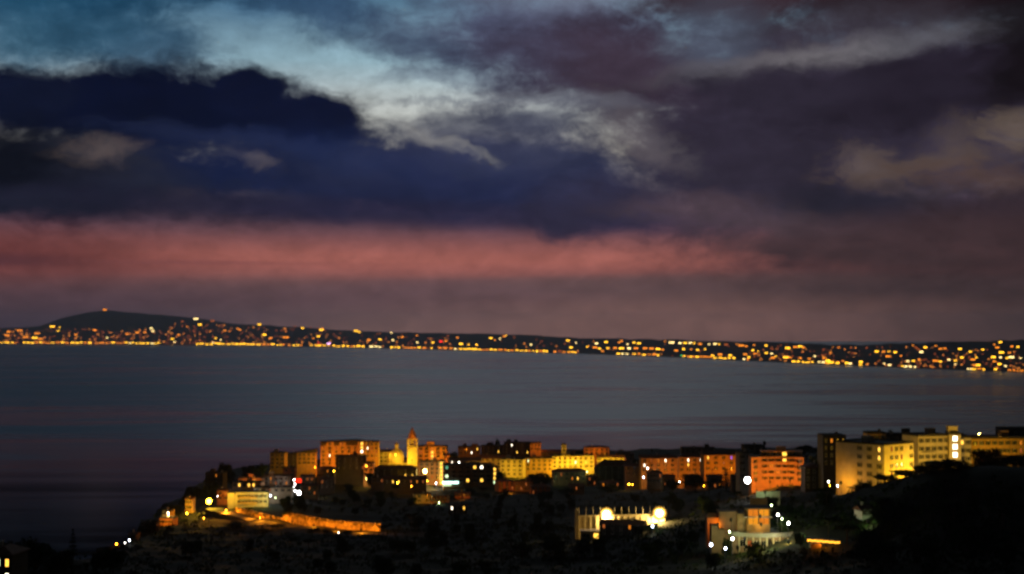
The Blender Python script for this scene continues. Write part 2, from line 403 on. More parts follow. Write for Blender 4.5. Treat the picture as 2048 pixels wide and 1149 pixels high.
def build_sea():
    m = bpy.data.materials.new("sea_water"); m.use_nodes = True
    nt = m.node_tree; N, L = nt.nodes, nt.links; b = N["Principled BSDF"]
    b.inputs["Base Color"].default_value = (.004, .010, .014, 1); b.inputs["IOR"].default_value = 1.33
    tc = N.new("ShaderNodeTexCoord")
    def noise(sc, sx, sy, det):
        mp = N.new("ShaderNodeMapping"); mp.inputs["Scale"].default_value = (sx, sy, 1); mp.inputs["Rotation"].default_value = (0, 0, R(-6))
        L.new(tc.outputs["Object"], mp.inputs[0])
        n = N.new("ShaderNodeTexNoise"); n.inputs["Scale"].default_value = sc; n.inputs["Detail"].default_value = det; n.inputs["Distortion"].default_value = .6
        L.new(mp.outputs[0], n.inputs["Vector"]); return n.outputs["Fac"]
    # wind: rough open water, smoother slicks in long level streaks, calm in the lee of the cliffs
    big = noise(.0011, .45, 1.5, 4); fine = noise(.006, .25, 1.6, 5)
    dist = N.new("ShaderNodeSeparateXYZ"); L.new(tc.outputs["Object"], dist.inputs[0])
    lee = N.new("ShaderNodeMapRange"); lee.inputs["From Min"].default_value = 1500; lee.inputs["From Max"].default_value = 3300; lee.interpolation_type = 'SMOOTHSTEP'
    def math2(op, a, b_):
        n = N.new("ShaderNodeMath"); n.operation = op
        for k, x in enumerate((a, b_)):
            if isinstance(x, (int, float)): n.inputs[k].default_value = x
            else: L.new(x, n.inputs[k])
        return n.outputs[0]
    L.new(math2('ADD', dist.outputs[1], math2('MULTIPLY', math2('SUBTRACT', fine, .5), 700)), lee.inputs[0])
    mixn = math2('ADD', math2('MULTIPLY', big, .5), math2('MULTIPLY', fine, .5))
    st = N.new("ShaderNodeMapRange"); st.inputs["From Min"].default_value = .42; st.inputs["From Max"].default_value = .58
    L.new(mixn, st.inputs[0])
    wind = math2('MULTIPLY', math2('ADD', math2('MULTIPLY', lee.outputs[0], .75), .12), math2('ADD', math2('MULTIPLY', st.outputs[0], .85), .48))
    ro = N.new("ShaderNodeMapRange"); ro.inputs["To Min"].default_value = .08; ro.inputs["To Max"].default_value = .36
    L.new(wind, ro.inputs[0]); L.new(ro.outputs[0], b.inputs["Roughness"])
    sp = math2('ADD', math2('MULTIPLY', lee.outputs[0], .40), math2('MULTIPLY', math2('POWER', st.outputs[0], 2.0), .06))
    L.new(sp, b.inputs['Specular IOR Level'])      # little sheen on the calm water under the cliffs
    sw = math2('ADD', noise(.05, .35, 1, 6), math2('MULTIPLY', noise(.009, .16, 1.3, 5), 6.0))
    bp = N.new("ShaderNodeBump"); L.new(math2("MULTIPLY", math2("SUBTRACT", wind, .1), .3), bp.inputs["Strength"]); bp.inputs["Distance"].default_value = 1.5
    L.new(sw, bp.inputs["Height"]); L.new(bp.outputs["Normal"], b.inputs["Normal"])
    n = 24; v = []; f = []
    for j in range(n + 1):
        for i in range(n + 1): v.append((-24000 + 48000 * i / n, -900 + 25400 * j / n, 0))
    for j in range(n):
        for i in range(n):
            a = j * (n + 1) + i; f.append((a, a + 1, a + n + 2, a + n + 1))
    tag(MB().add(v, f).build("sea", m), kind="structure")
build_sea()

# far shore: waterline and ridge as seen, turned into real distances by the height of the camera above the sea
FW = [(-1400,687.4),(-200,688),(0,688.4),(250,689.6),(520,692.5),(760,697),(1020,704),(1250,711),(1400,717.5),(1528,724),(1700,731),(1850,738),(2048,745),(2500,757),(3400,775)]
FR = [(-1400,668),(-300,661),(0,657),(85,652),(110,641),(150,630),(190,623),(215,621),(250,624),(330,631),(400,638),(480,649),(520,650),(600,655),(700,661),(800,665),(1000,668),(1150,676),(1350,680),(1500,684),(1700,690),(1850,686),(2048,680),(2500,676),(3400,660)]
fw_x, fw_y = zip(*FW); fr_x, fr_y = zip(*FR)
def far_prof(px):
    D0 = CAMZ * FPX / (np.interp(px, fw_x, fw_y) - HZ)
    D1 = D0 * 1.16 + 500
    h1 = CAMZ + D1 * (HZ - np.interp(px, fr_x, fr_y)) / FPX
    return D0, D1, h1
def far_z(px, D):
    D0, D1, h1 = far_prof(px)
    t = (D - D0) / (D1 - D0)
    if t <= 1: return 3 + (h1 - 3) * max(t, 0) ** 1.15
    return max(h1 * (1 - (t - 1) * .9), 0)
def far_at(px, py):
    D0, D1, h1 = far_prof(px)
    for k in range(0, 61):
        D = D0 + (D1 - D0) * k / 60
        zr = CAMZ + D * (HZ - py) / FPX
        if far_z(px, D) >= zr - .1: break
    return Vector(((px - 1024) / FPX * D, D, far_z(px, D)))
def build_far():
    v = []; f = []; ts = [-.02, 0, .004, .08, .2, .35, .5, .65, .8, .92, 1, 1.1, 1.3, 1.7]
    cols = list(range(-1400, 3401, 20)); r2 = random.Random(5)
    for px in cols:
        D0, D1, h1 = far_prof(px)
        for t in ts:
            D = D0 + (D1 - D0) * t
            z = -4 if t < 0 else (1 if t == 0 else far_z(px, D) + (r2.uniform(-7, 5) if .1 < t < 1.2 else 0))
            v.append(((px - 1024) / FPX * D, D, z))
    n = len(ts)
    for i in range(len(cols) - 1):
        for j in range(n - 1): f.append((i*n+j, (i+1)*n+j, (i+1)*n+j+1, i*n+j+1))
    tag(MB().add(v, f).build("hills", mat("far_hillside", (.035, .04, .03), .95, .4, .002, spec=.05), smooth=True), kind="structure")
build_far()

def build_haze():
    m = bpy.data.materials.new("haze_air"); m.use_nodes = True
    nt = m.node_tree; nt.nodes.clear()
    o = nt.nodes.new("ShaderNodeOutputMaterial"); p = nt.nodes.new("ShaderNodeVolumePrincipled")
    p.inputs["Color"].default_value = (.84, .86, .98, 1); p.inputs["Anisotropy"].default_value = .6; p.inputs["Density"].default_value = HAZE
    nt.links.new(p.outputs[0], o.inputs["Volume"])
    tag(MB().box(-27000, 27000, -1200, 34000, -8, 560).build("haze", m), kind="stuff")
HAZE = 2.0e-5
build_haze()

# ------------------------------------------------------------------ lights of the far shore: lit-up buildings of the towns along it
FAR_MATS = {
 'y': emit("far_lamplight_yellow", (1, .50, .02), 5.2), 'o': emit("far_lamplight_orange", (1, .28, .015), 2.6),
 'd': emit("far_lamplight_dim", (1, .22, .04), .8), 'w': emit("far_lamplight_white", (1, .72, .26), 4.5),
 'r': emit("far_lamplight_red", (1, .03, .02), 4), 'g': emit("far_lamplight_green", (.05, 1, .3), 3), 'v': emit("far_lamplight_violet", (.85, .45, 1), 5)}
FAR_BODY = mat("far_house_wall", (.3, .27, .24), .9, .1, .05)
FAR_ROOF = mat("far_house_roof", (.1, .06, .05), .9, .1, .05)
far_body = MB().box(-.5, .5, 0, .6, -.6, 1).add([(-.52,-.02,1),(.52,-.02,1),(.52,.62,1),(-.52,.62,1),(-.4,.3,1.25),(.4,.3,1.25)],
           [(0,1,5,4),(1,2,5),(2,3,4,5),(3,0,4),(0,3,2,1)], 1).mesh("lit_house_body", [FAR_BODY, FAR_ROOF])
def front_mesh(k):
    b = MB()
    for i in range(4): b.box(-.46 + i*.235, -.46 + i*.235 + .21, -.03, 0, .12 + .12 * (i % 2), .92)
    return b.mesh("lit_front", FAR_MATS[k])
FRONTS = {k: front_mesh(k) for k in FAR_MATS}
KIND = {'y': "bright yellow", 'o': "orange", 'd': "dim reddish", 'w': "pale white", 'r': "red", 'g': "green", 'v': "violet"}
def far_light(px, py, w, k, where, grp, h=None):
    p = far_at(px, py); D = p.y
    wm = .9 * w * D / FPX; hm = (h if h else min(max(w * .32, 1.3), 3.0)) * D / FPX
    o = thing("lit_house", f"{KIND[k]} lit house front {where}", "house", p, math.atan2(-p.x, p.y) * .8, grp)
    b = link("house_body", far_body, o); b.scale = (wm, wm * .6, hm)
    f = link("lit_front", FRONTS[k], o); f.scale = (wm, wm * .6, hm)
SHORE = [  # strips of promenade light: x0, x1, colours
 (0,36,'oyy'),(46,110,'yoy'),(112,184,'yyoy'),(190,212,'oo'),(222,252,'oy'),(250,322,'yyyw'),(392,432,'yoy'),(434,520,'yyy'),
 (500,566,'yyo'),(576,604,'yo'),(620,690,'yy'),(685,730,'yyo'),(738,762,'wy'),(780,796,'y'),(806,852,'yoy'),(860,866,'y'),(876,914,'wyo'),(918,945,'yw'),
 (946,1092,'yyoyoy'),(1106,1155,'do'),(1135,1152,'yy'),(1232,1258,'yw'),(1264,1318,'yyoo'),(1364,1386,'oy'),(1390,1430,'oyo'),(1436,1466,'yyo'),
 (1484,1500,'wo'),(1582,1626,'yywy'),(1634,1644,'w'),(1648,1680,'oyy'),(1688,1700,'w'),(1716,1726,'y'),(1774,1782,'w'),(1800,1826,'wwy'),(1942,1968,'yyo'),(1932,1944,'w'),(2014,2060,'oyo')]
for a, b, ks in SHORE:
    x = a; i = 0
    while x < b:
        w = rnd.uniform(5, 10)
        yb = float(np.interp(x, fw_x, fw_y))
        far_light(x + w/2, yb - rnd.uniform(1.2, 2.6), w * .95, rnd.choice(ks), "on the waterfront across the bay", "lit houses along the far waterfront", h=rnd.uniform(1.4, 2.7))
        x += w + rnd.uniform(-1, 2.5)
# second level rows, read off the photograph: x, y, width, colour
HILL = [(210,622,9,'o'),(392,640,12,'w'),(425,644,10,'d'),(400,652,10,'y'),(105,656,12,'y'),(117,664,7,'y'),(120,656,5,'y'),(303,659,8,'w'),(306,664,8,'w'),(190,663,10,'o'),
 (345,680,8,'y'),(358,672,8,'o'),(215,677,6,'w'),(152,671,8,'o'),(275,668,10,'o'),(290,667,8,'o'),(254,670,8,'o'),(18,666,10,'o'),(40,663,14,'o'),(75,669,14,'o'),(82,680,12,'o'),(70,678,14,'y'),
 (52,676,14,'o'),(15,673,12,'o'),(350,686,6,'w'),(432,678,6,'y'),(442,681,5,'w'),(427,686,5,'w'),(365,645,8,'d'),(480,661,8,'o'),(475,659,6,'o'),(450,663,8,'o'),(375,655,6,'o'),
 (519,651,9,'y'),(517,648,5,'o'),(570,659,7,'o'),(572,664,5,'o'),(605,658,8,'y'),(590,654,5,'d'),(643,662,11,'y'),(646,655,5,'o'),(712,664,10,'y'),(719,666,6,'y'),(529,672,11,'y'),(542,678,9,'o'),
 (572,677,16,'o'),(637,675,9,'y'),(627,678,6,'o'),(622,654,4,'d'),(636,655,4,'d'),(658,689,8,'v'),(637,687,4,'r'),(738,682,10,'o'),(760,681,8,'y'),(786,682,7,'w'),(794,685,6,'o'),(805,676,8,'o'),(783,667,6,'w'),
 (834,673,6,'o'),(835,687,7,'w'),(866,687,8,'y'),(882,685,8,'r'),(896,680,6,'d'),(892,684,8,'o'),(915,677,7,'o'),(922,690,10,'y'),(937,691,6,'y'),(953,691,7,'y'),(982,678,9,'y'),(990,682,6,'o'),(1008,674,8,'o'),(1000,679,6,'w'),
 (1003,684,4,'d'),(1012,673,5,'y'),(1062,691,7,'w'),(1080,688,4,'d'),(1136,683,9,'y'),(1152,687,5,'w'),(1130,689,6,'d'),(1142,697,9,'y'),(1174,695,6,'y'),(1187,684,5,'o'),(1193,689,9,'w'),(1212,686,9,'y'),
 (1243,684,8,'o'),(1238,687,7,'o'),(1255,690,6,'w'),(1268,687,8,'y'),(1278,689,10,'y'),(1330,684,5,'o'),(1343,687,14,'w'),(1360,688,9,'w'),(1370,688,9,'y'),(1380,688,9,'w'),(1388,688,6,'y'),(1400,690,10,'o'),(1418,690,6,'w'),
 (1430,690,9,'w'),(1438,690,6,'y'),(1482,693,14,'o'),(1492,694,8,'o'),(1508,692,6,'o'),(1452,691,10,'d'),(1190,697,12,'o'),(1199,699,8,'y'),(1216,698,8,'y'),(1230,698,10,'o'),(1243,699,14,'y'),(1258,699,10,'w'),
 (1272,699,12,'o'),(1290,699,12,'o'),(1303,699,12,'o'),(1316,700,12,'y'),(1325,701,8,'o'),(1205,704,8,'o'),(1352,703,10,'o'),(1367,700,8,'y'),(1382,700,6,'o'),(1395,702,8,'y'),(1410,700,6,'y'),(1362,712,3,'g'),
 (1425,713,8,'y'),(1440,711,12,'o'),(1460,713,9,'y'),(1505,702,8,'y'),(1516,704,6,'y'),(1490,711,10,'o'),(1510,710,10,'o'),(1497,716,8,'y'),(1532,693,8,'y'),(1575,698,13,'y'),(1590,696,10,'o'),(1600,695,12,'y'),(1607,697,8,'o'),
 (1532,708,8,'y'),(1543,709,7,'w'),(1551,714,6,'y'),(1545,718,10,'o'),(1572,717,16,'y'),(1580,717,8,'o'),(1600,718,8,'o'),(1618,719,8,'o'),(1629,714,7,'w'),(1665,696,5,'o'),(1677,697,7,'o'),(1702,697,7,'d'),(1661,708,6,'o'),
 (1648,718,10,'o'),(1655,723,12,'y'),(1661,726,12,'y'),(1675,726,8,'o'),(1693,728,10,'y'),(1721,726,10,'y'),(1685,724,6,'o'),(1753,705,10,'y'),(1767,705,8,'o'),(1778,705,8,'y'),(1790,707,9,'y'),(1776,715,14,'o'),(1801,713,6,'o'),
 (1825,692,6,'o'),(1831,697,8,'d'),(1836,701,8,'d'),(1842,706,10,'w'),(1850,697,9,'y'),(1871,694,7,'o'),(1880,700,9,'o'),(1889,699,8,'o'),(1919,700,9,'y'),(1940,706,8,'y'),(1952,702,6,'o'),(1965,702,8,'y'),(1923,717,9,'y'),(1945,721,12,'o'),
 (1952,716,6,'y'),(1870,724,14,'o'),(1880,725,8,'y'),(1897,722,8,'w'),(1910,724,9,'y'),(1838,721,8,'o'),(1826,724,8,'y'),(1815,724,8,'w'),(1768,729,6,'w'),(1757,725,8,'d'),(1760,722,6,'o'),(1955,733,12,'y'),(1947,732,8,'o'),(1910,730,6,'w'),
 (1988,691,6,'o'),(2000,687,9,'y'),(1994,697,10,'o'),(2002,707,13,'y'),(2018,707,8,'o'),(2023,695,8,'o'),(2035,696,8,'y'),(1986,717,12,'y'),(1988,725,8,'o'),(2000,717,7,'w'),(2013,718,7,'y'),(2022,717,14,'w'),(2040,718,6,'w'),(1998,731,10,'y'),(2010,734,7,'w'),(1990,740,8,'y')]
for x, y, w, k in HILL:
    if k in 'rgv' or (x, y) == (210, 622):
        where = {'r': "low on the far shore", 'g': "at the water's edge on the far shore", 'v': "just above the bright strip of the far shore", 'o': "alone on top of the dark mountain"}[k]
        if k == 'r': where = "low on the far shore" if x > 700 else "above the yellow strip of the far shore"
        far_light(x, y, w, k, where, "lone coloured lights of the far shore" if k != 'o' else None); continue
    far_light(x, y, w * .9, k, "on the slope above the far waterfront", "lit houses on the slopes across the bay")
# the countless faint lights between them, one mass
fb = MB(); r3 = random.Random(11)
for _ in range(900):
    x = r3.choice([r3.uniform(-40, 560), r3.uniform(-40, 900), r3.uniform(1500, 2100), r3.uniform(0, 2100)])
    yw = float(np.interp(x, fw_x, fw_y)); yr = float(np.interp(x, fr_x, fr_y))
    if 120 < x < 340: yr = 655
    yr = max(yr, yw - 46) + 5
    y = yw - 2 - (yw - yr - 2) * r3.random() ** 1.5
    p = far_at(x, y); s = p.y / FPX
    w, h = r3.uniform(1.5, 5) * s, r3.uniform(.8, 1.8) * s
    fb.box(p.x - w/2, p.x + w/2, p.y, p.y + w/2, p.z, p.z + h, 0 if r3.random() < .7 else 1)
tag(fb.build("town_lights", [emit("far_faint_glow", (1, .20, .05), .45), emit("far_faint_glow_bright", (1, .30, .04), 1.4)]),
    "countless faint amber lights scattered over the towns across the bay", "town lights", kind="stuff")
# ------------------------------------------------------------------ materials of the town
PL = {'cream': mat("cream_plaster", (.50,.42,.30), .9, .16, .35), 'ochre': mat("ochre_plaster", (.50,.31,.12), .9, .18, .35),
      'salmon': mat("salmon_plaster", (.48,.27,.16), .9, .18, .35), 'white': mat("white_plaster", (.66,.64,.58), .9, .10, .35),
      'brown': mat("brown_plaster", (.24,.16,.10), .9, .2, .35), 'grey': mat("grey_plaster", (.34,.33,.31), .9, .18, .35),
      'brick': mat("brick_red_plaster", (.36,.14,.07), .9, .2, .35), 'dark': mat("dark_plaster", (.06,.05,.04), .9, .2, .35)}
TILE = mat("roof_tile", (.15,.065,.04), .9, .35, 1.2); FELT = mat("roof_felt", (.06,.055,.05), .95, .3, .8)
STONE = mat("tuff_stone", (.32,.22,.11), .95, .6, .45, bump=.6); TRIM = mat("pale_trim", (.5,.45,.38), .85, .1, .5)
GLASS = mat("dark_window_glass", (.012,.013,.016), .15, .1, 1, spec=.5); SHUT = mat("dark_shutter_wood", (.04,.035,.025), .8, .2, 3)
IRON = mat("dark_iron", (.03,.03,.03), .6, .2, 2); AWN = mat("awning_canvas", (.4,.2,.1), .9, .2, 1)
TARMAC = mat("asphalt", (.06,.055,.05), .9, .3, .5); BARK = mat("tree_bark", (.06,.045,.03), .95, .3, 2)
LEAF = {'d': mat("dark_evergreen_leaf", (.020,.030,.012), .9, .5, .5, spec=.05), 'b': mat("broad_leaf", (.022,.036,.011), .9, .5, .5, spec=.05)}
LIT = {'y': emit("window_light_yellow", (1,.52,.06), 2.4), 'o': emit("window_light_amber", (1,.28,.02), .75), 'a': emit("curtain_light_amber", (1,.36,.02), .85), 'w': emit("window_light_white", (1,.86,.62), 4.0),
       'g': emit("window_light_greenish", (.75,1,.55), 2.0), 'd': emit("window_light_dim", (1,.25,.05), .4), 'p': emit("window_light_violet", (.5,.15,1), 1.0),
       't': emit("shop_sign_light", (.55,1,.9), 5.0), 'r': emit("red_sign_light", (1,.03,.01), 1.6), 'm': emit("dim_green_light", (.3,.9,.5), .5)}
LITWORD = {'y': "lit yellow", 'o': "lit amber", 'w': "lit white", 'g': "lit greenish", 'd': "dimly lit", 'p': "lit violet", 'm': "dim green lit"}
# windows, shared meshes: frame and sill round a dark or lit pane
def window_mesh(w, h, k=None):
    b = MB()
    b.box(-w/2, -w/2+.12, -.07, .04, 0, h).box(w/2-.12, w/2, -.07, .04, 0, h).box(-w/2+.12, w/2-.12, -.07, .04, h-.12, h).box(-w/2-.12, w/2+.12, -.16, .04, -.1, 0)
    b.box(-w/2+.12, w/2-.12, -.03, .04, 0, h-.12, 1)
    b.box(-.03, .03, -.06, -.031, .001, h-.121)
    if not k:
        b.box(-w/2-.55, -w/2-.02, -.05, .03, .02, h, 2).box(w/2+.02, w/2+.55, -.05, .03, .02, h, 2)
    return b.mesh("window", [TRIM if not k else IRON, LIT[k] if k else GLASS, SHUT])
WIN = {(s, k): window_mesh(*s, k) for s in ((1.25, 1.8), (2.3, 2.1)) for k in (None, *'yowgdpm')}
def balcony_mesh(w, d=1.2):
    b = MB().box(-w/2, w/2, -d, 0, -.16, 0)
    b.box(-w/2, w/2, -d, -d+.05, .95, 1.02, 1)
    n = max(3, int(w / .35))
    for i in range(n + 1):
        x = -w/2 + .03 + (w - .06) * i / n; b.box(x-.02, x+.02, -d+.01, -d+.04, 0, .95, 1)
    b.box(-w/2, -w/2+.05, -d+.05, 0, .95, 1.02, 1).box(w/2-.05, w/2, -d+.05, 0, .95, 1.02, 1)
    return b.mesh("balcony", [TRIM, IRON])
BALC = {w: balcony_mesh(w) for w in (3, 6, 10)}
ANT = MB().tube((0,0,0), (0,0,2.6), .04).tube((-.6,0,2.5), (.6,0,2.5), .025).tube((-.4,0,2.1), (.4,0,2.1), .025).mesh("antenna", IRON)
CHIM = MB().box(-.35,.35,-.35,.35,-.8,1.2).box(-.45,.45,-.45,.45,1.2,1.35).mesh("chimney", TRIM)

def building(name, label, x0, x1, ytop, Y, depth=11, yaw=0, rows=3, cols=4, roof='flat', wall='cream', lit={}, side=None, big=False, sskip=(), balc=(), ant=0, rh=2.2, base=None, cat="building", pent=None, skip=()):
    p0 = W((x0+x1)/2, ytop, Y)
    zb = T(p0.x, Y) if base is None else base
    w = (x1 - x0) * Y / FPX / math.cos(R(yaw)); H = p0.z - zb
    if roof != 'flat': H -= rh
    H = max(H, 2.6)
    o = thing(name, label, cat, (p0.x, Y, zb), R(yaw))
    h2 = w / 2
    b = MB().box(-h2, h2, 0, depth, -7, H)
    b.box(-h2-.12, h2+.12, -.12, depth+.12, .02, .5)                        # plinth
    if H > 5: b.box(-h2-.08, h2+.08, -.08, depth+.08, H-3.35, H-3.2)         # string course
    b.build("wall", PL[wall], o)
    if roof == 'flat':
        r = MB().box(-h2-.3, h2+.3, -.3, depth+.3, H, H+.22)
        r.box(-h2, h2, 0, .2, H+.22, H+.8).box(-h2, h2, depth-.2, depth, H+.22, H+.8).box(-h2, -h2+.2, .2, depth-.2, H+.22, H+.8).box(h2-.2, h2, .2, depth-.2, H+.22, H+.8)
        rf = r.build("roof", FELT, o)
        if w > 12:
            a = rnd.uniform(-.35, .25) * w
            MB().box(a, a+3.2, depth*.45, depth*.45+3, H+.224, H+2.7).box(a-.2, a+3.4, depth*.45-.2, depth*.45+3.2, H+2.702, H+2.9).build("stair_head", PL[wall], rf)
            link("antenna", ANT, rf, (a+1.5, depth*.5, H+2.8))
        link("water_tank", TANK, rf, (rnd.uniform(-.3, .3)*w, depth*.6, H+.22))
    elif roof == 'hip': rf = MB().hip(-h2, h2, 0, depth, H, rh).build("roof", TILE, o)
    elif roof == 'gable':
        e = .5
        vs = [(-h2-e,-e,H-.15),(h2+e,-e,H-.15),(h2+e,depth+e,H-.15),(-h2-e,depth+e,H-.15),(-h2-e,depth/2,H+rh),(h2+e,depth/2,H+rh)]
        rf = MB().add(vs, [(0,1,5,4),(2,3,4,5),(1,2,5),(3,0,4),(3,2,1,0)]).build("roof", TILE, o)
    else:                                                                   # 'mono': rises to the right
        vs = [(-h2-.4,-.5,H),(h2+.4,-.5,H+rh),(h2+.4,depth+.5,H+rh),(-h2-.4,depth+.5,H),(-h2-.4,-.5,H-.25),(h2+.4,-.5,H-.25),(h2+.4,depth+.5,H-.25),(-h2-.4,depth+.5,H-.25)]
        rf = MB().add(vs, [(0,1,2,3),(7,6,5,4),(0,4,5,1),(1,5,6,2),(2,6,7,3),(3,7,4,0)]).build("roof", FELT, o)
    if roof in ('hip', 'gable'): link("chimney", CHIM, rf, (rnd.uniform(-.25,.25)*w, depth*.55, H + rh*.75))
    for k in range(ant): link("antenna", ANT, rf, (rnd.uniform(-.35,.35)*w, depth*rnd.uniform(.3,.7), H + (.2 if roof == 'flat' else rh*.7)))
    if pent:
        a, c, ph = pent
        MB().box(-h2+a*w, -h2+c*w, 1.5, depth-2, H+.22, H+ph).box(-h2+a*w-.2, -h2+c*w+.2, 1.3, depth-1.8, H+ph, H+ph+.2).build("penthouse", PL[wall], o)
    wr = random.Random(int(x0*3+ytop))
    sz = (2.3, 2.1) if big else (1.25, 1.8)
    sh = min(3.3, (H - .4) / max(rows, 1)) if rows else 3.3
    for r_ in range(rows):
        for c in range(cols):
            if (r_, c) in skip: continue
            k = lit.get((r_, c)) or (wr.choice('dddo') if wr.random() < .07 else None)
            x = -h2 + w * (c + .5) / cols
            wo = link("window", WIN[(sz, k)], o, (x, 0, H - sh*(r_+1) + .75 if H - sh*(r_+1) > -.5 else .6))
            if w / cols < 2.4 * (2 if big else 1): wo.scale = (max(.55, w / cols / (5 if big else 2.6)), 1, 1)
            if k: wo["label"] = LITWORD[k] + " window"
    if side:                                                                # windows on one side wall: (which, columns, lit)
        sg, nc, slit = side
        for r_ in range(rows):
            for c in range(nc):
                if c in sskip: continue
                k = slit.get((r_, c)); y = depth * (c + .5) / nc
                wo = link("window", WIN[(sz, k)], o, (sg*h2, y, H - sh*(r_+1) + .75), R(90) * sg)
                if k: wo["label"] = LITWORD[k] + " window"
    for (r_, c, bw) in balc:
        link("balcony", BALC[bw], o, (-h2 + w*(c+.5)/cols, 0, H - sh*(r_+1) + .02))
    return o, w, H
TANK = MB().lathe([(.7,0),(.75,.1),(.75,1.3),(.5,1.5),(.1,1.55)], 10).mesh("water_tank", TRIM)

# ------------------------------------------------------------------ street lamps
SOD, YEL, WHT, GRN, WARM = (1,.30,.012), (1,.55,.02), (1,.95,.88), (.74,1,.45), (1,.66,.16)
COOL = (.72,.80,1); GOLD = (1,.42,.02)
LAMP_GLOBE = {}
LK = {GOLD: ("bulb_gold", 40), SOD: ("bulb_sodium", 40), YEL: ("bulb_yellow", 45), WHT: ("bulb_white", 20), GRN: ("bulb_green_white", 18), WARM: ("bulb_warm", 60), COOL: ("bulb_cool_white", 20)}
def lamp_globe(col, size):
    key = (col, round(size, 2))
    if key not in LAMP_GLOBE:
        nm, st = LK[col]
        prof = [(.02,-1),(.6,-.8),(.95,-.3),(.95,.3),(.6,.8),(.02,1)]
        LAMP_GLOBE[key] = MB().lathe([(r_*size, z*size) for r_, z in prof], 10).mesh("lamp_globe", emit(nm, col, st))
    return LAMP_GLOBE[key]
POLES = {}
def street_lamp(px, py, col=SOD, power=2500, where="", size=.3, Y=None, hgt=6.0, pole=True, name="street_lamp", cat="street lamp", lead="amber", grp=None):
    p = W(px, py, Y) if Y else hit(px, py, hgt)
    g = T(p.x, p.y); h = max(p.z - g, 1.0)
    o = thing(name, (lead + " " if lead else "") + where, cat, (p.x, p.y, g), 0, grp)
    wash = size <= .24 and power > 0                # unseen lamp for a lit wall; hood added to hide bulb and valley spill
    py_ = -.75 if wash else .55 + size
    if pole:
        MB().tube((0, py_, -1), (0, py_, h + .3 + size), .09, .06).tube((0, py_, h + .3 + size), (0, -.1, h + .34 + size), .05, .04).lathe([(.2,-1),(.2,.25),(.12,.5)], 8, 0, py_).build("pole", IRON, o)
    else:
        MB().box(-.08, .08, 0, 1.0, h - .08, h + .08).build("bracket", IRON, o)
    if wash:
        cw = MB()
        for a in range(-3, 4):
            t0, t1 = R(a*26-13), R(a*26+13)
            cw.add([(.5*math.sin(t0), -.5*math.cos(t0), h-.55), (.5*math.sin(t1), -.5*math.cos(t1), h-.55), (.5*math.sin(t1), -.5*math.cos(t1), h+.5), (.5*math.sin(t0), -.5*math.cos(t0), h+.5)], [(0,1,2,3)])
        cw.lathe([(.5, h+.5),(.55, h+.56),(.1, h+.66)], 10).build("added_hood", IRON, o)
    else:
        MB().lathe([(size*.9, h + size*.95), (size*1.1, h + size*1.05), (size*.5, h + size*1.05 + .2), (.05, h + size*1.05 + .3)], 10).build("shade", IRON, o)
    link("lamp_globe", lamp_globe(col, size), o, (0, 0, h))
    if power:
        if wash: point(o, (0, size + .2, h), col, power, .12)
        else: point(o, (0, -size - .35, h - .25), col, power, .2)
    return o

# ------------------------------------------------------------------ trees
def leaf_cloud(lobes, n, size, seed, flat=.6):
    q = random.Random(seed); b = MB()
    tot = sum(l[3] * l[4] * l[5] for l in lobes)
    for (cx, cy, cz, rx, ry, rz) in lobes:
        for _ in range(max(12, int(n * rx * ry * rz / tot))):
            d = Vector((q.gauss(0, 1), q.gauss(0, 1), q.gauss(0, 1))).normalized() * (q.random() ** .38)
            c = Vector((cx + d.x*rx, cy + d.y*ry, cz + d.z*rz))
            s = size * q.uniform(.6, 1.3)
            nrm = Vector((q.gauss(0,1), q.gauss(0,1), q.gauss(0,1) + flat)).normalized()
            u = nrm.orthogonal().normalized(); v = nrm.cross(u)
            a = q.uniform(0, 6.28); u, v = u*math.cos(a) + v*math.sin(a), v*math.cos(a) - u*math.sin(a)
            b.add([c - u*s - v*s*.2, c - v*s*.55 + u*.1*s, c + u*s - v*s*.1, c + v*s*.6], [(0,1,2,3)])
    return b
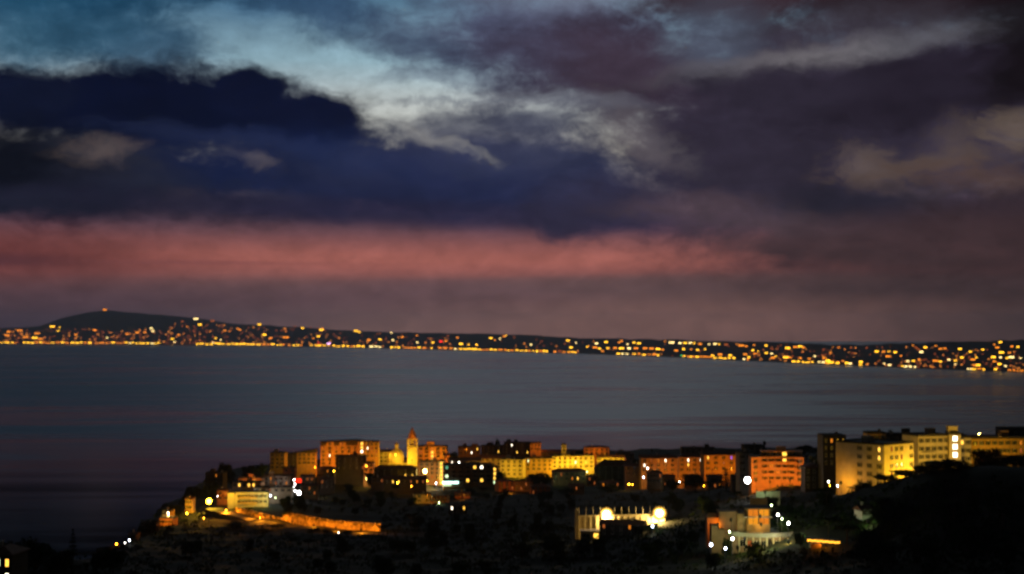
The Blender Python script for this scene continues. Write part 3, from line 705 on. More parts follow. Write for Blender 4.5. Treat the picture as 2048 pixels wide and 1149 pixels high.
def make_kinds():
    K = {}
    for i in range(3):
        q = random.Random(40 + i)
        lob = [(0,0,.55,.25,.25,.3)] + [(q.uniform(-.24,.24), q.uniform(-.24,.24), q.uniform(.22,.84), q.uniform(.11,.2), q.uniform(.11,.2), q.uniform(.09,.16)) for _ in range(13)]
        tr = MB().tube((0,0,-.1), (.01,.01,.32), .032, .022, 7).tube((.01,.01,.3), (.12,.03,.55), .016, .006, 5).tube((.01,.01,.3), (-.1,-.05,.6), .016, .006, 5).tube((0,0,.3), (.02,.1,.66), .014, .005, 5)
        K['broad', i] = (tr.mesh("trunk", BARK), leaf_cloud(lob, 1700, .04, 60+i).mesh("crown", LEAF['b']))
        lob = [(q.uniform(-.26,.26), q.uniform(-.26,.26), q.uniform(.82,.92), q.uniform(.14,.22), q.uniform(.14,.22), q.uniform(.05,.08)) for _ in range(8)]
        tr = MB().tube((0,0,-.1), (.02,0,.72), .026, .018, 7)
        for k in range(5):
            a = k*1.26 + i; tr.tube((.02,0,.68), (.24*math.cos(a), .24*math.sin(a), .86), .012, .005, 5)
        K['pine', i] = (tr.mesh("trunk", BARK), leaf_cloud(lob, 1000, .034, 80+i).mesh("crown", LEAF['d']))
        lob = [(q.uniform(-.01,.01), q.uniform(-.01,.01), .1 + .09*k, .085*math.sin(math.pi*(.18+.8*(1-k/10.)))+.012, .085*math.sin(math.pi*(.18+.8*(1-k/10.)))+.012, .08) for k in range(10)]
        K['cypress', i] = (MB().tube((0,0,-.1),(0,0,.5),.018,.01,6).mesh("trunk", BARK), leaf_cloud(lob, 800, .026, 90+i).mesh("crown", LEAF['d']))
        lob = []
        for k in range(7):
            rr = .27 * (1 - k/7.6); z = .2 + .115*k
            for m in range(5):
                a = m*1.257 + k*.7 + q.uniform(-.2,.2); lob.append((rr*.6*math.cos(a), rr*.6*math.sin(a), z + q.uniform(-.01,.01), rr*.52, rr*.52, .028))
        lob.append((0,0,.55,.03,.03,.42))
        K['conifer', i] = (MB().tube((0,0,-.1),(0,0,.95),.024,.006,6).mesh("trunk", BARK), leaf_cloud(lob, 1300, .03, 120+i, 1.6).mesh("crown", LEAF['d']))
    return K
KINDS = make_kinds()
ntree = 0
TREENAME = {'broad': "broadleaf_tree", 'pine': "umbrella_pine", 'cypress': "cypress_tree", 'conifer': "conifer_tree"}
def tree(p, h, wide, kind, label, grp=None):
    global ntree
    ntree += 1
    tr, cr = KINDS[kind, ntree % 3]
    o = thing(TREENAME[kind], label, "tree", p, rnd.uniform(0, 6.28), grp)
    for nm, me in (("trunk", tr), ("crown", cr)):
        c = link(nm, me, o); c.scale = (h * wide, h * wide, h)
    return o
def tree_px(px, ytop, Y, wpx, kind, label, grp=None):
    """a tree whose top and crown width are read off the photograph, rooted in the ground at distance Y"""
    p = W(px, ytop, Y); g = T(p.x, Y); h = max(p.z - g, 3)
    span = {'broad': .72, 'pine': .84, 'cypress': .19, 'conifer': .58}[kind]
    return tree((p.x, Y, g - .2), h, (wpx * Y / FPX) / (span * h), kind, label, grp)
# ------------------------------------------------------------------ the town on the plateau
B = building
# --- left: houses on the cliff edge
B("brown_house", "low brown house at the western cliff edge beside the two round trees", 410,446, 947, 1085, 10, -8, 3, 4, 'flat', 'brown')
B("corner_block", "narrow dim brown apartment block with flat roof at the far western end", 540,569, 907, 1190, 10, -6, 4, 3, 'flat', 'ochre', ant=1)
B("low_block", "dark low block wedged between the narrow brown block and the slanted roof block", 569,592, 909, 1200, 10, 0, 3, 2, 'flat', 'dark')
B("slant_roof_block", "apartment block whose dark roof slants up to the right, left of the tall orange block", 586,631, 899, 1205, 11, 0, 3, 5, 'mono', 'ochre', rh=3.0, balc=((0,1,3),(1,3,3)))
B("garden_house", "small brown house above the red sign and white lamps", 566,591, 937, 1110, 8, 6, 2, 2, 'flat', 'brick')
B("cafe_house", "low house with an orange glowing terrace roof below the round trees", 476,524, 958, 1040, 9, -5, 1, 5, 'flat', 'salmon', lit={(0,1):'o',(0,2):'o',(0,3):'y'})
B("flat_roof_house", "dark flat roofed house just left of the red sign", 526,578, 953, 1050, 9, 0, 2, 5, 'flat', 'grey', lit={(1,1):'o',(1,4):'o'})
B("terrace_house", "long low terrace house with two bright yellow windows above the curved hotel", 464,522, 966, 1000, 9, -4, 1, 6, 'flat', 'salmon', lit={(0,1):'y',(0,3):'y',(0,4):'y'}, big=True)
B("lawn_house", "greenish lit low house beside the white lamp right above the curved hotel", 508,584, 976, 985, 8, 2, 1, 6, 'flat', 'cream', lit={(0,2):'d'})
# --- the tall orange block and its neighbours
o, w, H = B("apartment_block", "tall orange apartment block with dark attic left of the church", 641,716, 880.5, 1215, 14, 3, 6, 6, 'mono', 'ochre', rh=1.6, ant=2, lit={(0,5):'w',(3,1):'w'}, balc=((1,1,3),(2,3,3),(1,4,3),(3,2,3)))
for a_, b_ in ((.4/w, .16), (.36, .5), (.68, 1-.4/w)): MB().box(-w/2+w*a_, -w/2+w*b_, -.35, 0, H-3.2, H-.3).build("attic_shade_panel", PL['dark'], o)  # dark panels on the wall stand in for shade in the attic recess
o, w, H = B("stair_tower", "narrow stairwell block with bright lit landings joined right of the tall orange block", 716.5,731, 884, 1212, 10, 0, 4, 1, 'flat', 'ochre', lit={(0,0):'y',(1,0):'y',(2,0):'w',(3,0):'y'}, big=True)
B("side_block", "dim orange block stepping down to the right of the lit stairwell", 731,757, 885, 1228, 11, 0, 4, 3, 'flat', 'ochre', lit={(1,0):'w'})
B("yellow_row", "bright yellow low row of houses left of the church dome", 742,784, 900, 1245, 9, 0, 3, 5, 'gable', 'cream', rh=1.6)
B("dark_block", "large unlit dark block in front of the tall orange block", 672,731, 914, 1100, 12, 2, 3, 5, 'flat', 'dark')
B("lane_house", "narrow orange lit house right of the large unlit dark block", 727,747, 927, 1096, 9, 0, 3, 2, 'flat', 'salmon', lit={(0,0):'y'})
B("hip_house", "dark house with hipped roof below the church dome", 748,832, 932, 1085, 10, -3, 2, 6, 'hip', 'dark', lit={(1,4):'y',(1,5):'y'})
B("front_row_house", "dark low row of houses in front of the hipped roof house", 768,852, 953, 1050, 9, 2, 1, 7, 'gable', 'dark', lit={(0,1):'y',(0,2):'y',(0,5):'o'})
# --- church
def church():
    Y = 1240; c = W(793, 916, Y); g = T(c.x, Y); s = Y / FPX
    o = thing("church", "floodlit yellow church with round dome and lantern left of the bell tower", "church", (c.x, Y, g))
    zt = c.z - g                                                   # foot of the dome
    nv = MB().box(-7, 17, -4, 12, -6, zt-4.5).box(-7.4, 17.4, -4.4, 12.4, zt-4.5, zt-4.0).box(-4.5, 4.5, -6.5, -4.1, -6, zt-6)
    for x in (-5.5, 0, 5.5, 11, 15.5): nv.box(x-.5, x+.5, -4.5, -4.02, .1, zt-4.6)
    nv.build("nave", PL['cream'], o)
    rf = MB().add([(-7.4,-4.4,zt-3.95),(17.4,-4.4,zt-3.95),(17.4,12.4,zt-3.95),(-7.4,12.4,zt-3.95),(-3,4,zt-1.9),(15,4,zt-1.9)], [(0,1,5,4),(1,2,5),(2,3,4,5),(3,0,4),(3,2,1,0)]).build("roof", TILE, o)
    MB().lathe([(6.5,zt-4.2),(6.5,zt-.6),(6.9,zt-.6),(6.9,zt)], 24).build("drum", PL['cream'], o)
    dm = MB().lathe([(6.6,zt),(6.55,zt+1.2),(6.1,zt+3.0),(5.2,zt+4.9),(3.9,zt+6.5),(2.3,zt+7.6),(1.9,zt+7.8)], 28)
    for k in range(12):
        a = k*math.pi/6
        for (r0,z0),(r1,z1) in zip([(6.62,zt),(6.12,zt+3.0),(5.22,zt+4.9),(3.92,zt+6.5)], [(6.12,zt+3.0),(5.22,zt+4.9),(3.92,zt+6.5),(2.3,zt+7.62)]):
            dm.tube((r0*math.cos(a),r0*math.sin(a),z0),(r1*math.cos(a),r1*math.sin(a),z1),.16,n=5)
    dome = dm.build("dome", PL['cream'], o)
    ln = MB().lathe([(2.3,zt+7.7),(2.3,zt+8.1),(1.5,zt+8.2),(1.5,zt+10.9),(2.1,zt+11),(2.1,zt+11.4),(1.5,zt+12.2),(.5,zt+13),(.12,zt+13.3)], 14)
    ln.tube((0,0,zt+13.2),(0,0,zt+14.8),.08).tube((-.45,0,zt+14.2),(.45,0,zt+14.2),.07)
    ln.build("lantern", PL['cream'], dome)
    for x in (-2.7, 2.8, 8.3, 13.3): link("window", WIN[(1.25,1.8), None], o, (x, -4, zt-8)).scale = (1.5,1,1.6)
    # bell tower
    t = W(824.5, 855, Y - 6); tg = T(t.x, Y - 6); h = t.z - tg
    b = thing("bell_tower", "slender floodlit bell tower with pointed spire, tallest thing in the town", "bell tower", (t.x, Y - 6, tg), R(8))
    MB().box(-4.2,4.2,-4.2,4.2,-6,h-17.2).box(-4.6,4.6,-4.6,4.6,h-17.2,h-16.6).box(-4.45,4.45,-4.45,4.45,h-25,h-24.6).build("shaft", PL['cream'], b)
    bf = MB()
    for x in (-1,1):
        for y in (-1,1): bf.box(x*3.7-.75, x*3.7+.75, y*3.7-.75, y*3.7+.75, h-16.6, h-9.6)
    bf.box(-2.9,2.9,-2.9,2.9,h-16.6,h-15.4).box(-4.4,4.4,-4.4,4.4,h-10.6,h-10.0).box(-4.8,4.8,-4.8,4.8,h-10.0,h-9.5).box(-1.9,1.9,-1.9,1.9,h-15.4,h-10.6)
    for x in (-1,1): bf.box(x*.75-.25, x*.75+.25, -3.6, -3.1, h-15.4, h-10.6)
    bf.build("belfry", PL['cream'], b)
    sp = MB().lathe([(3.4,h-9.5),(3.4,h-6.6),(3.8,h-6.5),(3.8,h-6.1),(3.0,h-6.0),(2.1,h-3.9),(.9,h-1.2),(.1,h)], 8, ph=math.pi/8)
    sp.build("spire", PL['salmon'], b)
    MB().tube((0,0,h-.1),(0,0,h+1.3),.07).tube((-.4,0,h+.8),(.4,0,h+.8),.06).build("cross", IRON, b)
    MB().lathe([(1.1,h-21.6),(1.1,h-21.5)], 16).build("clock", TRIM, b).rotation_euler = (0,0,0)
church()
# --- right of the bell tower
B("balcony_block", "apartment block with stacked balconies and rooftop room directly right of the bell tower", 836,893, 894, 1262, 12, -3, 4, 5, 'flat', 'ochre', lit={(0,2):'o',(1,2):'y',(2,2):'y',(3,2):'y',(3,3):'o'}, pent=(.3,.55,4.0), balc=((0,1,6),(1,1,6),(2,1,6),(0,3,3),(1,3,6),(2,3,6)), big=True)
B("orange_house", "small orange house at the right foot of the balcony block", 887,903, 908, 1205, 8, 0, 2, 2, 'gable', 'salmon', rh=1.2)
B("street_house", "orange lit house behind the round street lamp below the bell tower", 838,880, 925, 1118, 10, 0, 4, 4, 'flat', 'salmon', lit={(3,0):'y',(3,2):'o'})
B("stairwell_house", "narrow house with a column of bright windows in its right corner", 877,888, 924, 1112, 9, 0, 6, 1, 'flat', 'cream', lit={(i,0):'y' for i in range(6)}, big=True)
o, w, H = B("modern_block", "dark four storey block with a glowing shop front and a column of lit balconies", 887,984, 931, 1085, 13, 5, 4, 7, 'flat', 'brown', big=True,
  lit={(0,0):'m',(0,4):'y',(0,5):'w',(2,0):'g',(3,3):'y',(3,5):'y'}, balc=((1,2,10),(2,2,10),(1,5,10),(2,5,10)))
MB().box(-w/2-.6, -w/2+11.5, -.7, -.15, H-13.6, H-12.3).build("shop_sign", LIT['t'], o)
MB().box(-w/2-.2, -w/2+6, -1.2, -.15, H-15.2, H-14.6).build("shop_window", LIT['g'], o)
B("balcony_tower", "narrow end block with four yellow lit balconies stacked at its corner", 984,995, 935, 1088, 9, 0, 4, 1, 'flat', 'brown', lit={(0,0):'y',(1,0):'y',(2,0):'y',(3,0):'g'}, balc=((0,0,3),(1,0,3),(2,0,3),(3,0,3)), big=True)
B("roof_terrace_house", "dark house with terrace roof behind the modern block", 898,962, 916, 1175, 10, 4, 2, 5, 'gable', 'brown', lit={(0,0):'w'})
B("long_house", "long yellowish house with hipped roof and bright left corner", 948,1024, 912, 1225, 12, -10, 4, 7, 'hip', 'cream', rh=2.6)
B("yellow_corner_house", "tall yellow corner house beside the gap left of the leafy tree", 1000,1046, 920, 1165, 11, -12, 4, 4, 'flat', 'cream')
B("wide_house", "wide orange house with terrace right of the yellow corner house", 1040,1106, 918, 1175, 11, 0, 3, 6, 'flat', 'ochre', lit={(0,1):'g',(0,0):'d'})
# skyline behind
B("skyline_house", "dark skyline house with one yellow dormer left of the two dark trees", 916,960, 895, 1335, 11, 0, 2, 4, 'flat', 'brown', lit={(1,2):'w',(0,3):'y'}, pent=(.62,.9,2.6))
B("skyline_terrace", "dark roof terrace block in front of the two dark trees", 962,1012, 893, 1330, 11, 0, 2, 5, 'flat', 'dark', lit={(1,3):'y'})
B("skyline_block", "dark skyline block with red brick rooftop room and one white light", 1008,1060, 887, 1325, 12, 0, 3, 5, 'flat', 'dark', lit={(0,1):'w',(2,2):'y',(2,4):'y'}, pent=(.1,.26,3))
B("rooftop_house", "small orange house standing on the skyline right of the red brick rooftop room", 1060,1082, 887, 1318, 8, 0, 2, 3, 'flat', 'salmon')
B("low_skyline_row", "long low brown row on the skyline right of the small orange house", 1082,1172, 900, 1310, 10, 0, 2, 8, 'gable', 'brown', rh=2)
B("chimney_house", "slim pale turret above the bright yellow facade", 1123,1133, 890, 1295, 4, 0, 2, 1, 'flat', 'cream')
B("yellow_palace", "long low palace with the brightest yellow facade in the middle of the town", 1104,1188, 913, 1185, 12, 3, 3, 8, 'flat', 'cream', lit={(1,4):'w',(1,6):'y'})
B("brick_hall", "orange brick hall on the skyline above the yellow facades", 1168,1219, 893, 1290, 11, 0, 2, 5, 'hip', 'salmon', rh=1.5)
B("yellow_wing", "yellow lit wing with sloping roof right of the yellow palace", 1194,1248, 911, 1195, 10, -6, 3, 5, 'gable', 'cream', rh=2)
B("pale_annex", "small dim house with hip roof right of the yellow wing on the skyline", 1232,1268, 903, 1250, 9, 0, 2, 3, 'hip', 'brown', rh=1.6)
B("shadowed_house", "large dark house with broad hipped roof below the yellow wing", 1192,1270, 922, 1090, 13, -8, 3, 6, 'hip', 'dark', rh=4, lit={(0,4):'d'})
B("tiled_house", "dark house with tiled roof and two amber windows below the yellow palace", 1106,1172, 938, 1085, 10, 4, 2, 6, 'hip', 'brown', rh=2.4, lit={(1,3):'o',(1,4):'y',(0,1):'d'})
B("rear_dim_house", "plain unlit house between the broad hipped roof and the lit amber window house", 1250,1288, 928, 1020, 9, 0, 2, 3, 'gable', 'brown', rh=1.6)
o, w, H = B("lit_window_house", "orange house with one large bright square window in its upper storey", 1282,1366, 911, 1010, 11, 2, 3, 6, 'gable', 'ochre', rh=2, lit={(0,2):'o',(0,3):'w',(1,0):'w'})
B("middle_house", "ochre house with two glaring white windows under the long dark roof", 1358,1420, 908, 985, 11, -2, 3, 5, 'hip', 'ochre', rh=2.6, lit={(0,1):'w',(0,3):'w',(1,1):'y'})
B("slope_roof_house", "long orange house with sloping tiled roof left of the curved apartment block", 1408,1502, 902, 900, 12, 4, 3, 6, 'gable', 'ochre', rh=2.6, lit={(0,0):'y',(0,3):'p'})
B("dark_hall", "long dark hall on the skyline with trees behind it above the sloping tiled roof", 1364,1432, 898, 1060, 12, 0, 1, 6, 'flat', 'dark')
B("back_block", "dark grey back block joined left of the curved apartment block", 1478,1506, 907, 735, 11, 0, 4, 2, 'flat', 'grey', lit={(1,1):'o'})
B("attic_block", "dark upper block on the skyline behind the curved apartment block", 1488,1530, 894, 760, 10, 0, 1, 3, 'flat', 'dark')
# --- curved orange apartment block
def curved_block():
    Y = 700; c = W(1555, 905, Y); g = T(c.x, Y); s = Y / FPX; w = 104 * s; H = c.z - g - 2.6
    o = thing("curved_apartment_block", "orange lit apartment block with concave front and long curved balconies", "apartment building", (c.x, Y, g), R(-3))
    n = 14; rad = w * 1.05
    def arc(off=0.0, a=-1, b=1):
        out = []
        for i in range(n + 1):
            t = a + (b - a) * i / n
            x = t * w / 2; out.append((x, 3.2 * (1 - t * t) - off + .0))
        return out
    fr = arc()
    MB().prism(fr + [(w/2, 13), (-w/2, 13)], -7, H).build("wall", PL['salmon'], o)
    MB().prism(arc(.4) + [(w/2+.3, 13.3), (-w/2-.3, 13.3)], H, H + .3).build("roof", FELT, o)
    MB().box(-w*.28, w*.5, 5.2, 12, H+.3, H+2.6).box(-w*.3, w*.52, 4.6, 12.4, H+2.6, H+2.85).build("attic", PL['brown'], o)
    MB().box(w*.02, w*.2, 7, 10, H+2.85, H+4.8).build("stair_head", PL['salmon'], o)
    sh = H / 5.0
    for k in range(1, 5):
        z = H - sh * k
        a, b = -.62, .72
        inner = arc(0.02, a, b); outer = arc(1.7, a, b)
        bm_ = MB().prism(outer + inner[::-1], z - .18, z).build("balcony", PL['salmon'], o)
        pr = MB(); o2 = arc(1.58, a, b)
        pr.prism(outer + o2[::-1], z + .002, z + .95)
        pr.build("parapet", PL['salmon'], bm_)
        for i, t in enumerate((-.83, -.45, -.2, .05, .3, .55, .86)):
            x = t * w / 2; y = 3.2 * (1 - t*t)
            lw = {(1,4):'y',(2,2):'o',(3,3):'o'}.get((k, i))
            link("window", WIN[((1.25,1.8) if i in (0,6) else (2.3,2.1), lw)], o, (x, y, z + .12), math.atan(-3.2*2*t/(w/2)))
    for i in range(4):
        link("window", WIN[(2.3,2.1), 'y' if i == 2 else None], o, (w*(-.2+.18*i), 5.18, H+.5)).scale = (1,1,.85)
curved_block()
# --- the long blocks on the right
o, w, H = B("gold_block", "four storey block with gold lit end wall nearest the pair of white lamps", 1760,1836, 889, 560, 23, 40, 5, 6, 'flat', 'cream', side=(-1, 5, {(0,0):'y',(1,0):'y'}), sskip=(3,4), skip=[(r,c) for r in range(5) for c in (0,4)], lit={(0,1):'d'})
B("stepped_block", "taller pale yellow block with roof terrace in the middle of the right hand blocks", 1834,1902, 873, 585, 13, 14, 5, 5, 'flat', 'cream', lit={}, ant=1, balc=((1,1,6),))
o, w, H = B("stair_block", "pale yellow stair tower with three bright lit landings", 1899,1921, 870, 582, 10, -8, 5, 1, 'flat', 'cream', lit={(0,0):'w',(1,0):'w',(2,0):'w'}, big=True, pent=(.0,.8,3.2), ant=1)
B("narrow_yellow_block", "narrow yellow block with one lit window right of the stair tower", 1919,1942, 877, 585, 11, -8, 5, 2, 'flat', 'cream', lit={(0,0):'y'})
B("long_wing", "long dim ochre wing running out of the right edge", 1941,2090, 878, 600, 12, 6, 4, 11, 'flat', 'ochre', ant=2)
B("roof_house", "dark upper storey with brown side behind the gold lit end wall", 1735,1772, 868, 620, 8, 0, 1, 3, 'flat', 'ochre', base=T(W(1750,868,620).x, 620)+8)
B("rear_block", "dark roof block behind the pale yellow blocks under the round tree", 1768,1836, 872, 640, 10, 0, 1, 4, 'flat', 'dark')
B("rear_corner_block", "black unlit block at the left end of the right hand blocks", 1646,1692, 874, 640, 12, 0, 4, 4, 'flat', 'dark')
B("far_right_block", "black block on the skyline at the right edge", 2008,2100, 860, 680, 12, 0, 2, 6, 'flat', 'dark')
# --- lower houses of the valley
B("valley_house", "yellow and orange lit lone house in the dark below the modern block", 831,862, 990, 960, 9, 14, 2, 2, 'flat', 'cream')
B("valley_annex", "long orange annex with tiled roof right of the lone valley house", 860,899, 992, 962, 8, 8, 2, 5, 'gable', 'salmon', rh=1.0)
B("low_hall", "low red roofed hall in the dark right of the orange annex", 910,940, 985, 985, 8, 0, 1, 4, 'gable', 'brick', rh=1.2)
B("red_corner_house", "brick red corner house glowing at its right end below the leafy tree", 998,1030, 959, 1045, 10, 18, 3, 3, 'hip', 'brick', rh=1.6)
B("dim_house", "dim brown two storey house right of the brick red corner house", 1029,1066, 964, 1042, 9, 0, 2, 4, 'flat', 'brown')
B("hidden_house", "black little house in the trees with one pinkish lit window", 898,934, 1010, 850, 8, 0, 2, 3, 'gable', 'dark', rh=1.5, lit={(0,0):'w',(0,2):'y'})
B("white_cottage", "small white house corner among black trees on the right slope", 1724,1746, 1031, 470, 6, 12, 1, 2, 'gable', 'white', rh=1.4)
# --- cliff side houses on the left
B("cliff_house", "orange lit tall narrow house on the cliff stepping towards the sea", 324,340, 1023, 850, 7, -10, 3, 2, 'flat', 'ochre', lit={(0,1):'w'})
B("cliff_terrace_house", "low orange terrace house in front of the narrow cliff house", 318,346, 1038, 838, 7, -12, 1, 4, 'flat', 'salmon')
B("cliff_cottage", "small dim cottage higher on the cliff left of the big road lamp", 370,384, 996, 925, 6, -10, 2, 2, 'gable', 'salmon', rh=1)
B("brown_cliff_hut", "low brown hut on the cliff left of the narrow cliff house", 282,312, 1049, 815, 6, -8, 1, 3, 'flat', 'brown')
B("shore_hut", "low brown hut lowest on the cliff beside the blue white lamp", 256,272, 1066, 765, 6, -8, 1, 2, 'gable', 'brown', rh=.8)
B("near_dark_house", "black house with lit windows at the bottom left corner", -30,24, 1097, 330, 9, -5, 3, 3, 'hip', 'dark', rh=1.6, lit={(0,2):'y',(0,1):'g',(1,2):'w',(2,2):'o'})
# --- small houses filling the gaps
B("lane_cottage", "small dark cottage left of the yellow lamp in the bushes", 602,628, 950, 1062, 8, 4, 2, 3, 'gable', 'brown', rh=1.4, lit={(0,1):'d'})
B("gap_house", "small brown house in front of the tall orange block's left corner", 634,668, 934, 1120, 9, -3, 2, 4, 'hip', 'brown', rh=1.6, lit={(0,2):'o'})
B("garage_house", "little flat house under the dark hipped roof house", 742,768, 957, 1062, 8, 0, 1, 3, 'flat', 'brown', lit={(0,2):'d'})
B("slope_house", "dim house with hipped roof left of the big leafy tree's foot", 1062,1100, 970, 1020, 9, 3, 2, 4, 'hip', 'brick', rh=1.8)
B("wedge_house", "narrow dim house squeezed between the tiled house and the broad hipped roof house", 1174,1194, 950, 1072, 8, 0, 2, 2, 'gable', 'ochre', rh=1.2, lit={(0,0):'d'})
B("lower_dark_house", "low dark house under the broad hipped roof house", 1202,1240, 962, 1030, 9, 5, 2, 4, 'hip', 'dark', rh=1.8, lit={(0,3):'d'})
B("front_cottage", "brown cottage in front of the large bright window house, its left one", 1294,1324, 942, 965, 8, -4, 2, 4, 'hip', 'brown', rh=1.6, lit={(0,3):'d'})
B("violet_cottage", "greyish cottage in front of the large bright window house, its right one", 1326,1350, 950, 945, 8, 3, 2, 3, 'gable', 'grey', rh=1.4)
B("tree_cottage", "dark cottage behind the round tree before the ochre house", 1372,1402, 950, 900, 8, 0, 2, 3, 'hip', 'brown', rh=1.4)
B("conifer_cottage", "low orange cottage left of the tall layered conifer", 1416,1444, 950, 842, 8, 0, 2, 3, 'gable', 'salmon', rh=1.4, lit={(1,2):'o'})
B("corner_shed", "dark shed between the layered conifer and the biggest white lamp", 1464,1488, 954, 780, 7, 0, 1, 3, 'flat', 'brown')
B("hidden_villa", "black villa among trees right of the curved block", 1610,1646, 928, 650, 9, 0, 3, 3, 'hip', 'dark', rh=1.8)
B("bush_house", "dim house with amber windows among bushes right of the largest white lamp", 604,634, 968, 1000, 8, 0, 2, 3, 'gable', 'brown', rh=1.4, lit={(0,1):'d',(1,2):'d'})
B("low_lane_house", "dark house right of the red sign, below the small yellow lamp", 640,668, 955, 1050, 8, 4, 2, 3, 'hip', 'dark', rh=1.6, lit={(0,0):'d'})
B("door_house", "low brown house with one dim window straight below the tiled house", 1138,1168, 968, 1000, 8, -3, 1, 3, 'gable', 'brown', rh=1.4, lit={(0,1):'d'})
B("bend_house", "small orange house above the big road lamp at the hotel's left end", 434,457, 978, 965, 7, -4, 2, 2, 'gable', 'salmon', rh=1.2, lit={(0,1):'o'})
# --- curved yellow hotel over the road
def hotel():
    Y = 930; c = W(496, 986, Y); g = T(c.x, Y); s = Y / FPX; w = 80 * s; H = max(c.z - g, 7)
    o = thing("curved_hotel", "bright yellow low hotel with curved loggias above the orange lit road", "hotel", (c.x, Y, g), R(6))
    n = 12
    def arc(off, a=-1, b=1): return [((a + (b-a)*i/n)*w/2, 2.6*(1-(a + (b-a)*i/n)**2) - off) for i in range(n+1)]
    MB().prism(arc(0) + [(w/2, 11), (-w/2, 11)], -6, H).build("wall", PL['cream'], o)
    MB().prism(arc(1.0) + [(w/2+.4, 11.4), (-w/2-.4, 11.4)], H, H+.3).build("roof", FELT, o)
    for k in (0, 1):
        z = H - 3.6 * (k + 1)
        lg = MB().prism(arc(1.5, -.5, .45) + arc(.02, -.5, .45)[::-1], z - .2, z).prism(arc(1.5, -.5, .45) + arc(1.38, -.5, .45)[::-1], z + .002, z + .9).build("loggia", PL['ochre'], o)
        for i in range(6):
            t = -.42 + .16*i; link("window", WIN[(2.3,2.1), None], o, (t*w/2, 2.6*(1-t*t), z + .15), math.atan(-5.2*t/(w/2)))
        for t in (.62, .84):
            link("window", WIN[(1.25,1.8), None], o, (t*w/2, 2.6*(1-t*t), z + .5), math.atan(-5.2*t/(w/2)))
hotel()
# --- the road below the hotel with its tall retaining wall
def road_bits():
    ed = [(424,1018,905),(452,1026,880),(485,1034,860),(520,1044,845),(546,1052,835),(566,1050,826),(600,1056,812),(640,1062,795),(690,1066,780),(744,1068,765),(800,1072,750)]
    P = [W(*e) for e in ed]
    v = []; f = []
    for i, p in enumerate(P):
        d = (P[min(i+1, len(P)-1)] - P[max(i-1, 0)]); d.z = 0; d.normalize(); nrm = Vector((-d.y, d.x, 0))
        v += [p - nrm*4.5 + Vector((0,0,.35)), p + nrm*4.5 + Vector((0,0,.35)), p + nrm*5.7 + Vector((0,0,.36)), p - nrm*4.5 + Vector((0,0,-5)), p + nrm*5.7 + Vector((0,0,-5))]
    for i in range(len(P)-1):
        a, b = i*5, i*5+5
        f += [(a, b, b+1, a+1), (a+1, b+1, b+2, a+2), (a+3, b+3, b, a), (a+2, b+2, b+4, a+4)]
    tag(MB().add(v, f).build("road", TARMAC), kind="structure")
    def wall(name, label, i0, i1, off, h0, h1, m, thick=.7, pil=True):
        o = tag(thing(name, label, "wall", P[i0]), kind="thing")
        v = []; n = 0; sub = []
        for i in range(i0, i1):
            for k in range(5): sub.append((i + k/5.0))
        sub.append(i1)
        ring = []
        for t in sub:
            i = min(int(t), len(P)-2); u = t - i; p = P[i].lerp(P[i+1], u)
            d = P[i+1] - P[i]; d.z = 0; d.normalize(); nrm = Vector((-d.y, d.x, 0))
            h = h0 + (h1-h0)*(t-i0)/(i1-i0)
            q = p + nrm*off - P[i0]; ring.append((q, nrm, h))
        b = MB(); vs = []; fs = []
        for q, nrm, h in ring:
            vs += [q + Vector((0,0,-4)), q + Vector((0,0,h)), q + nrm*thick + Vector((0,0,h)), q + nrm*thick + Vector((0,0,-4))]
        for i in range(len(ring)-1):
            a = i*4; c = a+4
            fs += [(a,c,c+1,a+1),(a+1,c+1,c+2,a+2),(a+2,c+2,c+3,a+3)]
        fs += [(0,1,2,3), tuple(len(vs)-4+k for k in (3,2,1,0))]
        b.add(vs, fs).build("wall_face", m, o)
        if pil:
            cp = MB()
            for i in range(len(ring)-1):
                (q0,n0,hh0),(q1,n1,hh1) = ring[i], ring[i+1]
                cp.add([q0 - n0*.12 + Vector((0,0,hh0+.004)), q1 - n1*.12 + Vector((0,0,hh1+.004)), q1 + n1*(thick+.12) + Vector((0,0,hh1+.004)), q0 + n0*(thick+.12) + Vector((0,0,hh0+.004)),
                        q0 - n0*.12 + Vector((0,0,hh0+.25)), q1 - n1*.12 + Vector((0,0,hh1+.25)), q1 + n1*(thick+.12) + Vector((0,0,hh1+.25)), q0 + n0*(thick+.12) + Vector((0,0,hh0+.25))],
                       [(0,3,2,1),(4,5,6,7),(0,1,5,4),(2,3,7,6)])
            cp.build("coping", TRIM, o)
        q = random.Random(i0 + 5); iv = MB()
        for i in range(len(ring)-1):
            (q0,n0,hh0),(q1,n1,hh1) = ring[i], ring[i+1]
            for _ in range(5):
                u = q.random(); hh = hh0*(1-u)+hh1*u; c0 = q0.lerp(q1, u) - n0*.25 + Vector((0,0, hh + .5 - abs(q.gauss(0, 1.1)) * (1.6 if q.random() < .4 else .7)))
                for _k in range(22):
                    c = c0 + Vector((q.gauss(0,.7), q.gauss(0,.25), q.gauss(0,.5))); sz = q.uniform(.14,.34)
                    nn = Vector((q.gauss(0,1), q.gauss(-.5,1), q.gauss(0,1))).normalized(); a = nn.orthogonal().normalized(); bb = nn.cross(a)
                    iv.add([c - a*sz, c - bb*sz*.6, c + a*sz, c + bb*sz*.7], [(0,1,2,3)])
        iv.build("ivy", LEAF['d'], o)
    wall("retaining_wall", "tall orange lit stone retaining wall along the road right of the hotel", 4, 9, 6.2, 6.4, 4.6, STONE)
    wall("upper_retaining_wall", "stone wall above the road bend directly below the hotel", 1, 4, 6.2, 2.6, 3.6, STONE)
    return P
ROADP = road_bits()
